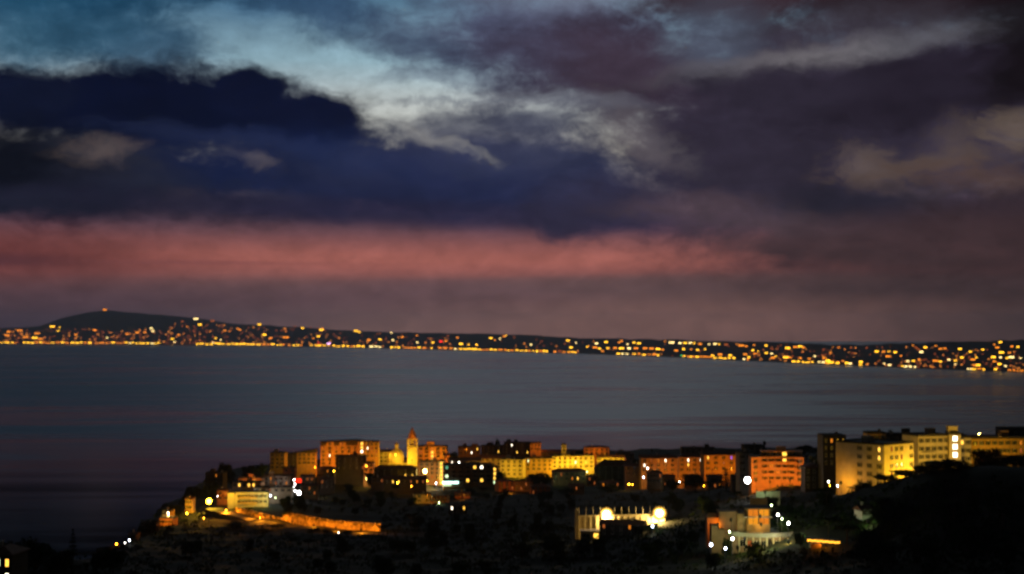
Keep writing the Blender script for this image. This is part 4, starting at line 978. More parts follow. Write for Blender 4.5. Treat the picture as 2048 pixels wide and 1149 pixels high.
# --- floodlit sports court
def court():
    Y = 640
    a = W(1156, 1040, Y); b = W(1332, 1040, Y + 6)
    g = min(T(a.x, Y), T(b.x, Y))
    L = b.x - a.x; ztop = W(1156, 1033, Y).z - g
    o = thing("court_wall", "pale floodlit court wall with a row of slim posts along its top", "wall", (a.x, Y, g), math.atan2(6, L)); o["kind"] = "thing"
    m = MB().box(0, L, 0, .5, -4, ztop)
    for i in range(16):
        x = .6 + (L - 1.2) * i / 15; m.box(x-.3, x+.3, -.3, -.004, -4, ztop-.5)
    m.build("wall_face", PL['cream'], o); MB().box(-.2, L+.2, -.4, .7, ztop, ztop+.3).build("coping", PL['cream'], o)
    pm = MB().tube((0,0,0), (0,0,3.0), .2, .12).lathe([(.05,3.0),(.26,3.2),(.05,3.5)], 8).mesh("post", TRIM)
    for i in range(13): link("post", pm, o, (.4 + (L-.8)*i/12, .15, ztop+.3))
    e = thing("end_pillar", "bright pale end pillar at the left corner of the court wall", "pillar", (a.x - .9, Y - 2, T(a.x, Y-2)))
    hh = W(1156, 1022, Y-2).z - e.location.z
    MB().box(-.55,.55,-.5,.5,-3,hh).box(-.7,.7,-.65,.65,hh,hh+.3).build("shaft", PL['cream'], e); MB().lathe([(.5,hh+.3),(.3,hh+.7),(.05,hh+1.1)], 8).build("finial", PL['cream'], e)
    s = W(1182, 1068, Y - 14); s_g = T(s.x, Y-14)
    t = thing("changing_hut", "low yellow lit hut with pale violet awning at the foot of the court wall", "hut", (s.x, Y-14, s_g))
    hz = max(s.z - s_g + 1.2, 2.6)
    MB().box(-4.5,4.5,0,4,-2,hz).build("wall", PL['cream'], t); MB().box(-4.9,4.9,-1.6,4.3,hz,hz+.22).build("awning", mat("violet_awning", (.42,.36,.55), .8, .1, 1), t)
    link("window", WIN[(2.3,2.1), 'y'], t, (2.2, 0, .5)); link("window", WIN[(2.3,2.1), None], t, (-2.2, 0, .5))
    for px, py, w_ in ((1213, 1029, "left"), (1319, 1027, "right")):
        q = W(px, py, Y + 2.5); gg = T(q.x, Y+2.5); h = q.z - gg
        f = thing("floodlight_mast", f"floodlight mast glaring over the court wall, the {w_} of the two", "floodlight", (q.x, Y+2.5, gg))
        MB().tube((0,.5,-2),(0,.5,h+.8),.16,.1,8).build("mast", IRON, f)
        MB().box(-2.6,2.6,.15,.3,h-.08,h+.08).box(-2,2,.15,.3,h+1.0,h+1.15).box(-2,2,.15,.3,h-1.15,h-1.0).box(-.08,.08,.31,.4,h-2.3,h+2.4).build("crossarm", IRON, f)
        for n_, r_, st_, cl_ in ((1, 0, 60, (1,.84,.5)), (6, 1.02, 24, (1,.78,.36)), (11, 1.95, 4.5, (1,.64,.16)), (15, 2.75, .9, (1,.5,.05))):  # outer rings: dimmer golden discs added to imitate the glow round the lamp
            hm = MB().lathe([(.5,0),(.54,.06)], 14).mesh("floodlight_head_and_halo", emit("floodlight_glare_%d" % n_, cl_, st_))
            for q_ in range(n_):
                a_ = 2*math.pi*q_/n_; k = link("floodlight_head_and_halo", hm, f, (r_*math.cos(a_), .1, h + r_*math.sin(a_)*.92)); k.rotation_euler = (R(90),0,0)
        point(f, (0,-1.4,h-2.9), (1,.66,.18), 9000, .3)
court()
B("court_house", "dark gabled house hiding the middle of the court wall from below", 1200,1284, 1042, 612, 9, -16, 2, 5, 'gable', 'dark', rh=1.6)
# --- terraced villa
def villa():
    Y = 480; c = W(1515, 1112, Y); g = T(c.x, Y)
    o = thing("terraced_villa", "villa with orange pavilion on top of curved pale terraces", "villa", (c.x, Y, g))
    def X(px, y=Y): return (px-1024)/FPX*y - c.x
    def Z(py, y=Y): return W(1515, py, y).z - g
    def arcp(x0, x1, y0, bul, n=14): return [(x0+(x1-x0)*i/n, y0 - bul*(1-(2*i/n-1)**2)) for i in range(n+1)]
    x0, x1 = X(1462), X(1592)
    lo = arcp(x0, x1, 0, 4.0)
    MB().prism(lo + [(x1, 16), (x0, 16)], -5, Z(1072)).build("terrace_base", PL['brown'], o)
    tb = MB().prism(arcp(x0-.3, x1+.3, -.3, 4.2) + [(x1+.3, 16), (x0-.3, 16)], Z(1072)+.004, Z(1070)).build("terrace_slab", PL['grey'], o)
    rl = arcp(x0, x1-1.5, -.1, 4.1); r2 = arcp(x0, x1-1.5, .15, 4.1)
    MB().prism(rl + r2[::-1], Z(1070)+.004, Z(1070)+1.0).build("balustrade", PL['grey'], tb)
    for i in range(9):
        t = -.8 + .2*i; xx = (x0+x1)/2 + t*(x1-x0)/2
        MB().box(-.28,.28,-.22,0,-3,Z(1072)-.1).build("pilaster", PL['cream'], o, loc=(xx, -4.0*(1-t*t)-.02, 0), rz=math.atan(8*t/((x1-x0)/2)))
        if i < 8:
            t += .1; xx = (x0+x1)/2 + t*(x1-x0)/2
            link("window", WIN[(2.3,2.1), 'd' if i in (1,) else None], o, (xx, -4.0*(1-t*t), Z(1072)-3.2), math.atan(8*t/((x1-x0)/2)))
    ux0, ux1 = X(1497), X(1543)
    MB().box(ux0, ux1, 5, 12, Z(1070)-1, Z(1039)).build("pavilion_lower", PL['ochre'], o)
    MB().box(ux0-1.2, ux1+.6, 3.6, 12.6, Z(1039)+.004, Z(1037)).build("pavilion_slab", PL['grey'], o)
    MB().box(ux0+.2, ux1, 5, 12, Z(1037)+.004, Z(1022)).build("pavilion_upper", PL['ochre'], o)
    MB().box(ux0-.8, ux1+.8, 3.8, 12.8, Z(1022)+.004, Z(1019.5)).build("roof", FELT, o)
    for k, (za, zb) in enumerate(((Z(1053), Z(1040)), (Z(1036.5), Z(1023.5)))):
        for i in range(2):
            xa = ux0 + .4 + (ux1-ux0-.4)*(.5*i); xb = xa + (ux1-ux0-.4)*.5 - .4
            pn = MB().box(xa, xb, 4.9, 4.99, za, zb)
            pn.build("curtained_window", LIT['a'] if i == k else LIT['o'], o)
            MB().box(xa-.15, xa, 4.8, 4.99, za, zb).box(xb, xb+.15, 4.8, 4.99, za, zb).box((xa+xb)/2-.05, (xa+xb)/2+.05, 4.85, 4.89, za, zb).build("window_frame", SHUT, o)
    MB().box(X(1478), ux0-.004, 6, 11, Z(1070)-1, Z(1033)).build("stone_wing", STONE, o)
    MB().box(X(1443), X(1478)-.004, 7, 12, Z(1075)-3, Z(1030)).box(X(1441), X(1478)-.006, 6.6, 12.4, Z(1030)+.004, Z(1028.5)).build("side_wing", PL['brown'], o)
    gar = MB(); 
    for i, (a, b) in enumerate(((1422,1436),(1436,1450),(1450,1464))):
        gar.box(X(a), X(b)-.01, 1+i*.5, 6, -4, Z(1052+i*9))
    gar.build("stair_terrace", PL['brown'], o)
    MB().box(X(1420), X(1446), 9, 14, -2, Z(1043)).add([(X(1418),8.5,Z(1043)),(X(1448),8.5,Z(1043)),(X(1448),14.5,Z(1043)),(X(1418),14.5,Z(1043)),(X(1424),11,Z(1035)),(X(1442),11,Z(1035))],[(0,1,5,4),(1,2,5),(2,3,4,5),(3,0,4),(3,2,1,0)]).build("garden_room", PL['salmon'], o)
villa()
# terraces with walls above the villa
def slope_wall(name, label, x0, x1, ytop, Y, h, m='grey'):
    a = W(x0, ytop, Y); b = W(x1, ytop, Y); L = b.x - a.x
    o = tag(thing(name, label, "wall", (a.x, Y, a.z - h)), kind="thing")
    k = MB().box(0, L, 0, .5, -3, h)
    for i in range(int(L/2.2)+1): k.box(i*2.2, min(i*2.2+.35, L), -.15, -.003, -3, h-.2)
    k.build("wall_face", PL[m], o); MB().box(-.1, L+.1, -.15, .6, h+.003, h+.18).build("coping", TRIM, o)
slope_wall("garden_wall", "pale garden terrace wall lit greenish above the orange pavilion", 1512, 1560, 984, 600, 2.6)
slope_wall("lower_garden_wall", "second lower pale garden wall nearer the orange pavilion", 1500, 1534, 997, 585, 2.4)
# pergola with a chain of bulbs
def pergola():
    a = W(1614, 1098, 455); b = W(1680, 1104, 455); g = T((a.x+b.x)/2, 455)
    L = b.x - a.x; h = max(a.z - g, 2.6)
    o = thing("pergola", "long low pergola hung with a row of amber bulbs in the dark", "pergola", (a.x, 455, g))
    fm = MB()
    for i in range(6): fm.box(i*L/5-.08, i*L/5+.08, -.08, .08, -2, h - i*.16); fm.box(i*L/5-.08, i*L/5+.08, 3, 3.16, -2, h - i*.16)
    fm.add([(-.3,-.3,h+.01),(L+.3,-.3,h-.8),(L+.3,3.4,h-.8),(-.3,3.4,h+.01),(-.3,-.3,h+.14),(L+.3,-.3,h-.66),(L+.3,3.4,h-.66),(-.3,3.4,h+.14)], [(0,3,2,1),(4,5,6,7),(0,1,5,4),(1,2,6,5),(2,3,7,6),(3,0,4,7)])
    fm.build("frame", SHUT, o)
    bm = MB().lathe([(.03,-.32),(.26,-.2),(.3,0),(.2,.24),(.03,.3)], 8).mesh("bulb", emit("pergola_bulb", (1,.42,.03), 3.2))
    for i in range(17):
        x = (i+.5)*L/17; link("bulb", bm, o, (x, -.35, h - .45 - x/L*.8 + .08*math.sin(i*2.1)))
    point(o, (L*.45, -1.2, h-.9), SOD, 300, .3)
    st = MB().box(L*.12, L*.42, -.5, 2.6, -1.5, .9).build("counter", PL['brown'], o)
pergola()
# red sign board among the white lamps
def sign_board():
    q = W(597, 962, 1030); g = T(q.x, 1030); h = q.z - g
    o = thing("sign_board", "glowing red sign board beside the column of white lamps", "sign", (q.x, 1030, g))
    MB().tube((-1.2,.3,-1),(-1.2,.3,h+1),.1).tube((1.2,.3,-1),(1.2,.3,h+1),.1).build("posts_frame", IRON, o)
    MB().box(-2.1,2.1,-.1,.15,h-1.4,h+1.6).build("panel", LIT['r'], o)
sign_board()
# ------------------------------------------------------------------ lamps: px, py, colour, power, where it stands, size, distance
SL = street_lamp
# orange road and cliff, left
SL(418,1003, YEL, 20000, "glaring lamp where the cliff road bends below the brown house", 1.7, 915, name="road_lamp", lead="largest golden")
SL(452,1021, SOD, 7000, "lamp on the road bend just left of the hotel", .34, 878)
SL(520,1036, SOD, 4500, "lamp on the outer edge of the road bend below the hotel", .27, 838)
SL(500,1030, SOD, 4200, "lamp on the road in front of the hotel", .2, 850)
SL(543,1036, SOD, 4200, "lamp at the bend where the tall retaining wall begins", .2, 830)
SL(585,1044, SOD, 4200, "lamp before the left part of the tall retaining wall", .2, 808)
SL(628,1050, SOD, 4200, "lamp before the middle of the tall retaining wall", .2, 793)
SL(672,1056, SOD, 4200, "lamp before the right part of the tall retaining wall", .2, 780)
SL(722,1059, SOD, 4200, "lamp at the right end of the tall retaining wall", .2, 766)
SL(677,1073, WHT, 0, "small white car park lamp below the tall retaining wall", .22, 745, hgt=3, lead="")
SL(470,988, YEL, 2600, "lamp washing the left front of the curved hotel", .2, 922)
SL(525,990, GRN, 1300, "lamp washing the right front of the curved hotel", .2, 922, lead="whitish")
SL(337,1027, WARM, 1300, "lamp on the narrow cliff house", .36, 842, pole=False, name="wall_lamp", cat="wall lamp", lead="warm")
SL(326,1044, SOD, 900, "lamp over the low cliff terrace", .15, 832)
SL(374,1027, YEL, 300, "lamp alone on the dark cliff between the cliff house and the big road lamp", .42, 860, lead="yellow")
SL(408,1037, SOD, 150, "low lamp under the big road lamp", .3, 850)
SL(419,1038, SOD, 100, "very small lamp right of the low lamp under the big road lamp", .2, 850)
SL(259,1081, COOL, 250, "lamp lowest on the cliff beside the shore hut", .42, 735, hgt=4, lead="bluish white")
SL(250,1086, WHT, 0, "tiny lamp left of the bluish lamp on the cliff", .2, 730, hgt=4, lead="white")
SL(233,1092, SOD, 200, "lamp at the very bottom of the cliff", .4, 722, hgt=4)
SL(376,998, SOD, 300, "lamp at the dim cliff cottage", .2, 918)
SL(435,993, WHT, 0, "tiny lamp above the big road lamp", .24, 945, lead="pale")
# west cluster
SL(541,944, YEL, 700, "lamp at the foot of the narrow brown block", .42, 1120, lead="yellow")
SL(500,955, SOD, 1500, "lamp over the orange cafe terrace", .2, 1032, hgt=4)
SL(524,984, WHT, 900, "lamp above the right end of the hotel", .42, 975, lead="white")
SL(541,992, COOL, 500, "lamp right of the hotel's end", .5, 960, lead="blue white")
SL(551,996, GRN, 200, "lamp right of the blue white lamp by the hotel", .26, 955, lead="small pale")
SL(588,960, WHT, 300, "uppermost of the white lamps beside the red sign", .5, 1040, lead="")
SL(590,969, WHT, 200, "flat white lamp just under the red sign", .5, 1036, lead="")
SL(587,975, WHT, 200, "white lamp third down in the column under the red sign", .4, 1025, lead="")
SL(598,986, WHT, 1800, "largest white lamp at the foot of the column under the red sign", 1.4, 1010, lead="")
SL(590,982, WHT, 200, "white lamp touching the upper left of the largest white lamp", .5, 1014, lead="")
SL(584,992, WARM, 200, "pale lamp low and left of the largest white lamp", .34, 1000, lead="")
SL(632,973, YEL, 400, "dull yellow lamp among bushes right of the white lamps", .34, 1020, lead="")
SL(630,935, SOD, 400, "lamp before the slanted roof block", .3, 1120)
SL(560,930, YEL, 350, "hidden lamp in the lane before the narrow brown block", .16, 1175)
SL(612,925, YEL, 1000, "lamp in the lane under the slanted roof block", .16, 1190)
SL(660,923, SOD, 5200, "lamp in the street below the tall orange block, the left one", .2, 1196)
SL(700,920, SOD, 3400, "lamp in the street below the tall orange block, the right one", .2, 1196)
SL(745,922, SOD, 2200, "lamp in the street below the stepped down side block", .2, 1212)
SL(668,943, YEL, 300, "lamp at the left corner of the large unlit dark block", .34, 1090, lead="small yellow")
SL(733,958, WARM, 1100, "lamp at the foot of the narrow orange house", .42, 1088, lead="bright")
SL(733,933, SOD, 700, "lamp on the upper front of the narrow orange house", .34, 1089, pole=False, name="wall_lamp", cat="wall lamp")
# church and its square
SL(752,912, YEL, 2600, "floodlight before the yellow row left of the dome", .2, 1236, name="church_floodlight", cat="floodlight", lead="yellow")
SL(774,912, YEL, 700, "floodlight between the yellow row and the dome", .2, 1236, name="church_floodlight", cat="floodlight", lead="yellow")
SL(791,910, YEL, 150, "floodlight at the foot of the dome", .3, 1231.5, name="church_floodlight", cat="floodlight", lead="small yellow")
SL(783,924, YEL, 1700, "floodlight on the church nave below the dome, the left one", .2, 1224, name="church_floodlight", cat="floodlight", lead="yellow")
SL(806,924, YEL, 1900, "floodlight on the church nave below the dome, the right one", .2, 1222, name="church_floodlight", cat="floodlight", lead="yellow")
SL(800,934, YEL, 3000, "lamp low in front of the church nave", .2, 1215, lead="yellow")
SL(824,921, YEL, 3800, "floodlight aimed up the bell tower shaft", .2, 1219, name="church_floodlight", cat="floodlight", lead="yellow")
SL(818,897, YEL, 1700, "floodlight on the left of the belfry", .16, 1222, pole=False, name="church_floodlight", cat="floodlight", lead="yellow")
SL(829,874, SOD, 4500, "floodlight under the spire of the bell tower", .14, 1221, pole=False, name="church_floodlight", cat="floodlight")
SL(801,937, COOL, 300, "lamp on the square below the church nave", .5, 1105, lead="bluish white")
SL(850,943, WARM, 4200, "round street lamp below the bell tower", 1.4, 1104, lead="large glowing")
SL(872,967, COOL, 1500, "lamp left of the glowing shop sign", .5, 1090, lead="white")
SL(855,962, YEL, 2600, "lamp low on the street left of the glowing shop sign", .3, 1095, lead="yellow")
SL(868,975, YEL, 2600, "lamp lowest on the street below the lit orange house", .2, 1082, lead="yellow")
SL(838,960, SOD, 1500, "lamp at the left end of the lit orange street", .3, 1098)
SL(815,953, YEL, 250, "lamp in front of the dark hipped roof house, the left one", .34, 1078, lead="small yellow")
SL(824,954, YEL, 250, "lamp in front of the dark hipped roof house, the right one", .34, 1078, lead="small yellow")
SL(856,918, SOD, 3500, "lamp before the balcony block beside the bell tower", .2, 1248)
SL(882,918, SOD, 2500, "lamp at the right end of the balcony block", .2, 1248)
SL(895,920, SOD, 1500, "lamp before the small orange house at the balcony block", .2, 1196)
SL(918,925, WHT, 120, "lamp on the terrace roof behind the modern block", .42, 1165, lead="white")
SL(888,929, WHT, 120, "lamp over the column of bright windows", .34, 1098, lead="white")
# centre
SL(1010,945, YEL, 4200, "lamp at the bright corner of the tall yellow corner house", .2, 1150, lead="yellow")
SL(1035,955, YEL, 2200, "lamp at the foot of the tall yellow corner house", .24, 1146, lead="yellow")
SL(980,925, YEL, 1600, "lamp before the long yellowish house", .2, 1205, lead="yellow")
SL(955,922, SOD, 1600, "lamp at the left end of the long yellowish house", .2, 1208)
SL(1075,938, YEL, 2600, "lamp before the wide orange house", .2, 1160, lead="yellow")
SL(930,905, SOD, 900, "lamp on the roofs before the dark skyline house", .2, 1318)
SL(1075,900, SOD, 900, "lamp before the small orange skyline house", .2, 1308)
SL(1120,934, YEL, 5200, "lamp washing the left third of the yellow palace", .2, 1171, lead="yellow")
SL(1147,934, YEL, 5200, "lamp washing the middle of the yellow palace", .2, 1171, lead="yellow")
SL(1176,932, YEL, 4600, "lamp washing the right end of the yellow palace", .2, 1171, lead="yellow")
SL(1215,922, YEL, 4200, "lamp washing the yellow wing", .2, 1182, lead="yellow")
SL(1237,922, YEL, 2200, "lamp at the right end of the yellow wing", .2, 1180, lead="yellow")
SL(1192,905, SOD, 1800, "lamp before the orange brick hall on the skyline", .2, 1278)
SL(1128,900, YEL, 350, "lamp at the slim pale turret", .2, 1288, lead="yellow")
SL(1114,960, GRN, 120, "lamp at the left corner of the tiled house", .24, 1075, lead="small greenish")
SL(1174,944, GRN, 150, "lamp right of the tiled house", .3, 1080, lead="small greenish")
SL(1136,983, YEL, 0, "small lamp alone in the dark under the tiled house", .3, 1000, hgt=5, lead="dim yellow")
SL(1258,969, YEL, 500, "lamp alone under the broad hipped roof house", .44, 1000, hgt=5, lead="orange")
SL(1265,970, SOD, 0, "lamp touching the orange lamp under the broad hipped roof", .34, 1000, hgt=5)
SL(1295,937, WHT, 120, "lamp at the left corner of the large bright window house", .44, 995, lead="white")
SL(1287,955, COOL, 200, "lamp in front of the large bright window house", .44, 985, lead="violet white")
SL(1310,952, SOD, 500, "lamp before the large bright window house", .2, 998)
SL(1345,948, SOD, 1200, "lamp right of the large bright square window", .2, 998)
SL(1359,964, WHT, 300, "lamp in the lane left of the dark tree below the ochre house", .42, 960, lead="white")
SL(1366,958, SOD, 2600, "lamp lighting the lane left of the dark tree", .2, 965)
SL(1390,945, SOD, 700, "lamp before the ochre house with glaring windows", .2, 972)
SL(1425,940, SOD, 1500, "lamp before the left end of the sloping tiled roof house", .2, 885)
SL(1455,950, SOD, 900, "lamp before the middle of the sloping tiled roof house", .2, 885)
SL(1485,948, SOD, 1540, "lamp before the right end of the sloping tiled roof house", .2, 885)
SL(1408,972, YEL, 0, "lamp at the foot of the dark conifer", .28, 900, lead="tiny yellow")
SL(1495,961, WHT, 1500, "biggest white lamp at the left foot of the curved apartment block", 1.5, 672, lead="")
SL(1512,962, SOD, 1900, "lamp at the left foot of the curved apartment block", .16, 688)
SL(1540,964, SOD, 2000, "lamp before the middle of the curved apartment block", .16, 688)
SL(1580,962, SOD, 1900, "lamp at the right foot of the curved apartment block", .16, 690)
SL(1508,925, YEL, 700, "lamp high on the left edge of the curved apartment block", .2, 690, pole=False, name="wall_lamp", cat="wall lamp", lead="yellow")
# right blocks
SL(1657,964, WHT, 40, "upper left of the two white lamps by the gold end wall", .3, 560, lead="")
SL(1675,972, COOL, 40, "lower right of the two white lamps by the gold end wall", .3, 550, lead="")
SL(1660,972, YEL, 0, "faint yellow lamp between the two white lamps", .16, 550, lead="")
SL(1682,966, GOLD, 900, "lamp at the foot of the gold lit end wall",   .12, 563, lead="golden")
SL(1790,968, YEL, 2800, "lamp hidden in trees before the gold block's front", .12, 543, lead="yellow")
SL(1838,958, YEL, 4160, "lamp hidden behind the dark tree mound", .12, 553, lead="yellow")
SL(1872,950, YEL, 4160, "lamp hidden behind the top of the dark tree mound", .12, 560, lead="yellow")
SL(1925,938, WARM, 3360, "lamp before the stair tower of the right hand blocks", .12, 562, lead="pale yellow")
SL(1958,900, YEL, 600, "lamp before the left part of the long ochre wing", .1, 588, lead="yellow")
SL(2010,902, YEL, 900, "lamp before the middle of the long ochre wing", .1, 586, lead="yellow")
SL(1959,869, WARM, 0, "long bright lamp on the roof of the long ochre wing", .5, 612, pole=False, name="roof_lamp", cat="roof lamp", lead="", hgt=4)
SL(1996,988, GRN, 150, "lamp alone on the dark right slope", .2, 520, lead="tiny greenish", hgt=4)
SL(2030,903, YEL, 200, "short lit cornice lamp at the right edge", .24, 590, pole=False, name="wall_lamp", cat="wall lamp", lead="")
# villa gardens
SL(1422,1090, COOL, 120, "bluish white garden lamp at the villa's left end, the upper left one", .5, 466, hgt=3.5, lead="")
SL(1451,1097, COOL, 80, "bluish white garden lamp nearest the foot of the villa stairs", .4, 462, hgt=3, lead="")
SL(1465,1078, WHT, 180, "white lamp at the left end of the curved terrace", .45, 462, hgt=4, lead="")
SL(1459,1064, GRN, 300, "greenish lamp in the plants above the curved terrace's left end", .3, 474, hgt=5, lead="")
SL(1556,1030, WHT, 250, "white lamp right of the orange pavilion's upper storey", .4, 476, lead="")
SL(1577,1047, WHT, 250, "white lamp right of the orange pavilion's lower storey", .45, 470, lead="")
SL(1564,1038, GRN, 250, "pale green lamp between the two white lamps right of the pavilion", .26, 474, lead="")
SL(1543,1011, GRN, 300, "small white lamp above the pavilion roof", .26, 510, lead="")
SL(1606,1072, GRN, 250, "greenish lamp in bushes right of the curved terrace", .24, 460, lead="", hgt=3)
SL(1475,1096, WHT, 60, "tiny white lamp under the curved terrace, left of the dark bush", .2, 448, lead="", hgt=2.5)
SL(1519,1102, WARM, 60, "tiny lamp under the curved terrace, right of the dark bush", .2, 448, lead="", hgt=2.5)
SL(1520,1033, SOD, 500, "lamp under the eaves of the orange pavilion's upper storey", .1, 482, lead="amber", pole=False, name="wall_lamp", cat="wall lamp")
SL(1522,1049, YEL, 600, "lamp in the porch of the orange pavilion's lower storey", .1, 482, lead="yellow", pole=False, name="wall_lamp", cat="wall lamp")
SL(1540,1082, GRN, 500, "garden lamp before the right half of the curved terrace", .14, 468, lead="greenish", hgt=3)
SL(1490,1078, WARM, 800, "garden lamp before the left half of the curved terrace", .14, 466, lead="warm", hgt=3)
SL(1577,1086, WARM, 600, "garden lamp at the right end of the curved terrace", .14, 470, lead="warm", hgt=3)
SL(446,992, SOD, 900, "lamp before the small orange house above the big road lamp", .14, 955, hgt=4)
SL(1435,1050, SOD, 200, "lamp at the garden room left of the villa", .12, 486, lead="amber")
SL(1462,1040, GRN, 60, "garden lamp before the villa's grey side wing", .12, 482, lead="greenish")
SL(1392,1043, GRN, 80, "small green lamp left of the villa gardens", .24, 500, lead="", hgt=4)
SL(1530,985, GRN, 350, "garden lamp before the pale upper garden wall", .14, 594, lead="greenish", hgt=3)
SL(1736,1044, GRN, 120, "garden lamp before the small white house corner", .06, 463, lead="pale", hgt=2.5)
SL(1305,1053, COOL, 200, "lamp at the right end of the court wall", .44, 600, lead="bluish white", hgt=4)
SL(1313,1049, GRN, 100, "lamp just right of the bluish lamp by the court", .2, 605, lead="small green", hgt=4)
SL(878,1008, GRN, 250, "lamp between the lone valley house and its annex", .34, 940, lead="white", hgt=4)
SL(838,1010, YEL, 700, "lamp at the left foot of the lone valley house", .14, 944, lead="yellow", hgt=4)
SL(870,1002, SOD, 700, "lamp before the orange annex of the valley house", .14, 946, lead="amber", hgt=4)
SL(1022,990, SOD, 900, "lamp at the glowing right end of the brick red corner house", .14, 1030, lead="amber", hgt=4)
SL(925,995, SOD, 500, "lamp before the low red roofed hall", .14, 975, lead="amber", hgt=4)
SL(795,966, YEL, 200, "yellow lamp pair row left of the lit street", .4, 1040, lead="flat", hgt=4)
SL(823,973, SOD, 200, "lamp below the lit street left of the shop sign", .34, 1040, lead="reddish", hgt=4)

# ------------------------------------------------------------------ trees that cut the light
for a in [(451,917,1120,42,'broad',"dark round tree on the western cliff edge, the left of two"), (502,922,1120,36,'broad',"dark round tree left of the narrow brown block"),
          (522,924,1125,26,'broad',"smaller dark round tree touching the narrow brown block"), (420,962,1000,40,'broad',"dark bush at the cliff edge under the brown house"),
          (980,876,1345,17,'broad',"dark bushy tree on the skyline, the left of two"), (997,876,1345,13,'broad',"dark bushy tree on the skyline, the right of two"),
          (1303,893,1075,22,'conifer',"dark pointed conifer on the skyline above the large bright window"), (1382,893,1090,34,'broad',"dark tree behind the long dark hall, left"),
          (1418,893,1090,26,'broad',"dark tree behind the long dark hall, right"), (1452,934,800,44,'conifer',"tall dark layered conifer before the sloping tiled roof house"),
          (1390,940,860,52,'broad',"round dark tree before the ochre house"), (1529,874,790,30,'conifer',"black pointed tree on the skyline above the curved block"),
          (1612,888,720,48,'pine',"black flat topped tree right of the curved block"), (1640,892,690,40,'broad',"black tree filling the gap before the unlit block"),
          (1772,856,680,34,'broad',"black round tree over the roofs of the gold block"), (1790,860,690,30,'broad',"smaller black tree right of the round tree over the gold block"),
          (1080,938,1050,56,'broad',"big dark leafy tree right of the tall yellow corner house"), (1248,1012,700,40,'broad',"tree dimly lit by the floodlights behind the court wall"),
          (1880,916,482,84,'broad',"black tree crowning the mound before the yellow blocks"), (1850,930,488,70,'broad',"black tree left of the mound's crown"),
          (1915,935,480,70,'broad',"black tree right of the mound's crown"), (1812,952,500,70,'broad',"black tree stepping down left of the mound"),
          (1770,966,505,60,'broad',"black tree before the gold block's corner"), (1722,972,520,50,'broad',"black tree at the foot of the gold end wall"),
          (1968,890,500,60,'broad',"tall black tree hiding the left of the long wing"), (2010,905,490,70,'broad',"black tree before the long wing"), (2045,908,480,60,'broad',"black tree at the right edge before the long wing"),
          (1985,915,505,60,'broad',"black tree between the two before the long wing"),
          (1507,1076,452,38,'broad',"dark round bush in front of the curved terrace"), (1262,1038,618,70,'broad',"dark tree hiding the middle of the court wall"),
          (1232,1046,622,50,'broad',"dark low tree before the left part of the court wall"), (1300,1046,610,60,'broad',"dark tree before the right part of the court wall"),
          (578,930,1170,22,'broad',"dark tree before the low block left of the slanted roof block"), (648,928,1130,24,'broad',"dark tree at the left foot of the tall orange block"),
          (738,940,1080,18,'broad',"dark tree at the right of the narrow orange house"), (905,902,1200,26,'broad',"dark tree on the roofs left of the dark skyline house"),
          (1158,894,1300,18,'broad',"dark bush on the skyline left of the brick hall"), (1273,908,1060,26,'broad',"dark tree on the skyline left of the large bright window"),
          (1336,902,1050,22,'conifer',"dark pointed tree behind the large bright window house"), (1440,896,930,24,'broad',"dark tree over the sloping tiled roof"),
          (1345,956,920,34,'broad',"dark tree below the large bright window house"), (1475,940,790,26,'broad',"dark tree left of the biggest white lamp"),
          (1215,968,1000,44,'broad',"dark tree below the broad hipped roof house"), (1130,975,990,40,'broad',"dark tree below the tiled house"),
          (905,988,1000,40,'broad',"dark tree below the glowing shop front"), (960,984,1020,44,'broad',"dark tree below the modern block"),
          (1002,935,1060,20,'broad',"small dark tree right of the balcony tower"),
          (146,1052,395,24,'conifer',"black pointed tree at the bottom left against the sea"), (20,1068,360,90,'broad',"black tree over the near dark house"), (70,1074,380,80,'broad',"black tree right of the near dark house"),
          (118,1098,385,60,'broad',"black low tree at the bottom left beside the pointed one"), (210,1096,470,60,'broad',"black tree on the near slope below the cliff lamps"), (1240,893,1300,16,'broad',"dark bush on the skyline right of the brick hall"),
          (395,972,1015,44,'broad',"dark scrub tree on the cliff edge above the big road lamp"), (375,986,960,30,'broad',"dark scrub tree lower on the cliff edge"), (350,1006,890,30,'broad',"dark scrub tree above the narrow cliff house"),
          (300,1040,815,34,'broad',"dark scrub tree left of the cliff terrace house"), (1545,988,590,30,'broad',"bush lit greenish on the garden wall"), (1575,1008,520,44,'broad',"tree lit green above the white lamps right of the pavilion"),
          (1568,1030,480,26,'broad',"green lit shrub between the white lamps"), (1455,1068,470,24,'broad',"green lit shrub above the left garden lamps"), (1430,1098,455,36,'broad',"green lit bush among the bluish garden lamps"),
          (1600,1062,462,26,'broad',"green lit bush right of the curved terrace"), (2000,960,520,24,'broad',"tree with a green lit side on the right slope"),
          (556,1054,800,30,'broad',"dark tree in front of the road wall's left end"), (628,1056,772,30,'broad',"dark tree before the middle of the road wall"), (655,1060,764,24,'broad',"dark shrub right of the middle of the road wall"),
          (694,1064,756,26,'broad',"dark tree before the right part of the road wall"), (525,1058,790,40,'broad',"dark tree below the road bend"), (470,1052,810,44,'broad',"dark tree under the hotel road")]:
    tree_px(*a)
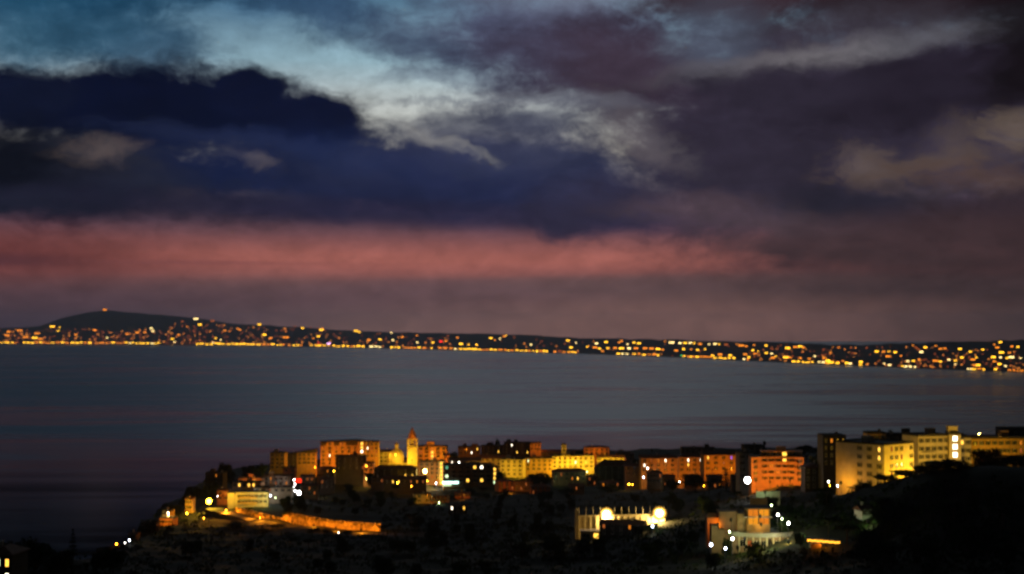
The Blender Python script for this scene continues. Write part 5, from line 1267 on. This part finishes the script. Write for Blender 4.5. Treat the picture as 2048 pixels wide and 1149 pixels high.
# black woodland of the near slope
def wood(n, x0, x1, y0, y1, label, grp, hmax=9, lo=5):
    q = random.Random(int(x0 * 7 + y0)); c = 0
    while c < n:
        px, py = q.uniform(x0, x1), q.uniform(y0, y1)
        p = hit(px, py, 0)
        h = q.uniform(lo, hmax)
        top = ypx(p.z + h, p.y)
        if any(a <= px <= b and top < t < py + 5 for a, b, t in KEEP): c += .2; continue
        tree((p.x, p.y, p.z - .2), h, q.uniform(.9, 1.5), q.choice(['broad','broad','broad','pine']), label, grp); c += 1
KEEP = [(1140,1345,1062),(1395,1625,1112),(1600,1700,1108),(540,750,1072),(410,566,1058),(310,350,1050),(240,275,1090),(820,945,1024),(1110,1280,985),(1715,1760,1048),(-10,30,1140)]
wood(26, 760, 1150, 1040, 1110, "one of the black trees of the dark valley below the town", "black trees of the valley")
wood(34, 180, 1400, 1085, 1160, "one of the black trees along the bottom of the near slope", "black trees of the near slope")
wood(26, 560, 830, 985, 1040, "one of the black trees between the road wall and the large unlit block", "black trees above the road wall")
wood(16, 940, 1420, 992, 1030, "one of the black trees between the town and the court", "black trees above the court", 8)
wood(26, 1600, 2060, 1010, 1150, "one of the black trees on the right slope", "black trees of the right slope")
wood(8, 1330, 1480, 985, 1040, "one of the black trees between the conifer and the villa", "black trees above the villa")
# undergrowth over the whole slope, one mass
def scrub():
    q = random.Random(3); b = MB()
    for _ in range(5200):
        px, py = q.uniform(-30, 2078), q.triangular(945, 1175, 1070)
        if 1000 < px < 1500 and py < 985: continue
        p = hit(px, py, 0)
        if coast_d([p.x], [p.y])[0] < 2 or p.y > 1020: continue
        if any(a - 4 <= px <= c + 4 and t - 46 < py < t - 4 for a, c, t in KEEP[:5]): continue
        r = q.uniform(.7, 2.6)
        for _k in range(12):
            c = p + Vector((q.gauss(0, r*.5), q.gauss(0, r*.5), abs(q.gauss(0, r*.4)) + .1)); s = q.uniform(.3, .75)
            n = Vector((q.gauss(0,1), q.gauss(0,1), q.gauss(0,1)+.4)).normalized(); u = n.orthogonal().normalized(); v = n.cross(u)
            b.add([c - u*s, c - v*s*.5, c + u*s, c + v*s*.7], [(0,1,2,3)])
    tag(b.build("undergrowth", LEAF['b']), "dark scrub and bushes covering the slope between the houses", "undergrowth", kind="stuff")
scrub()
print("trees", ntree)
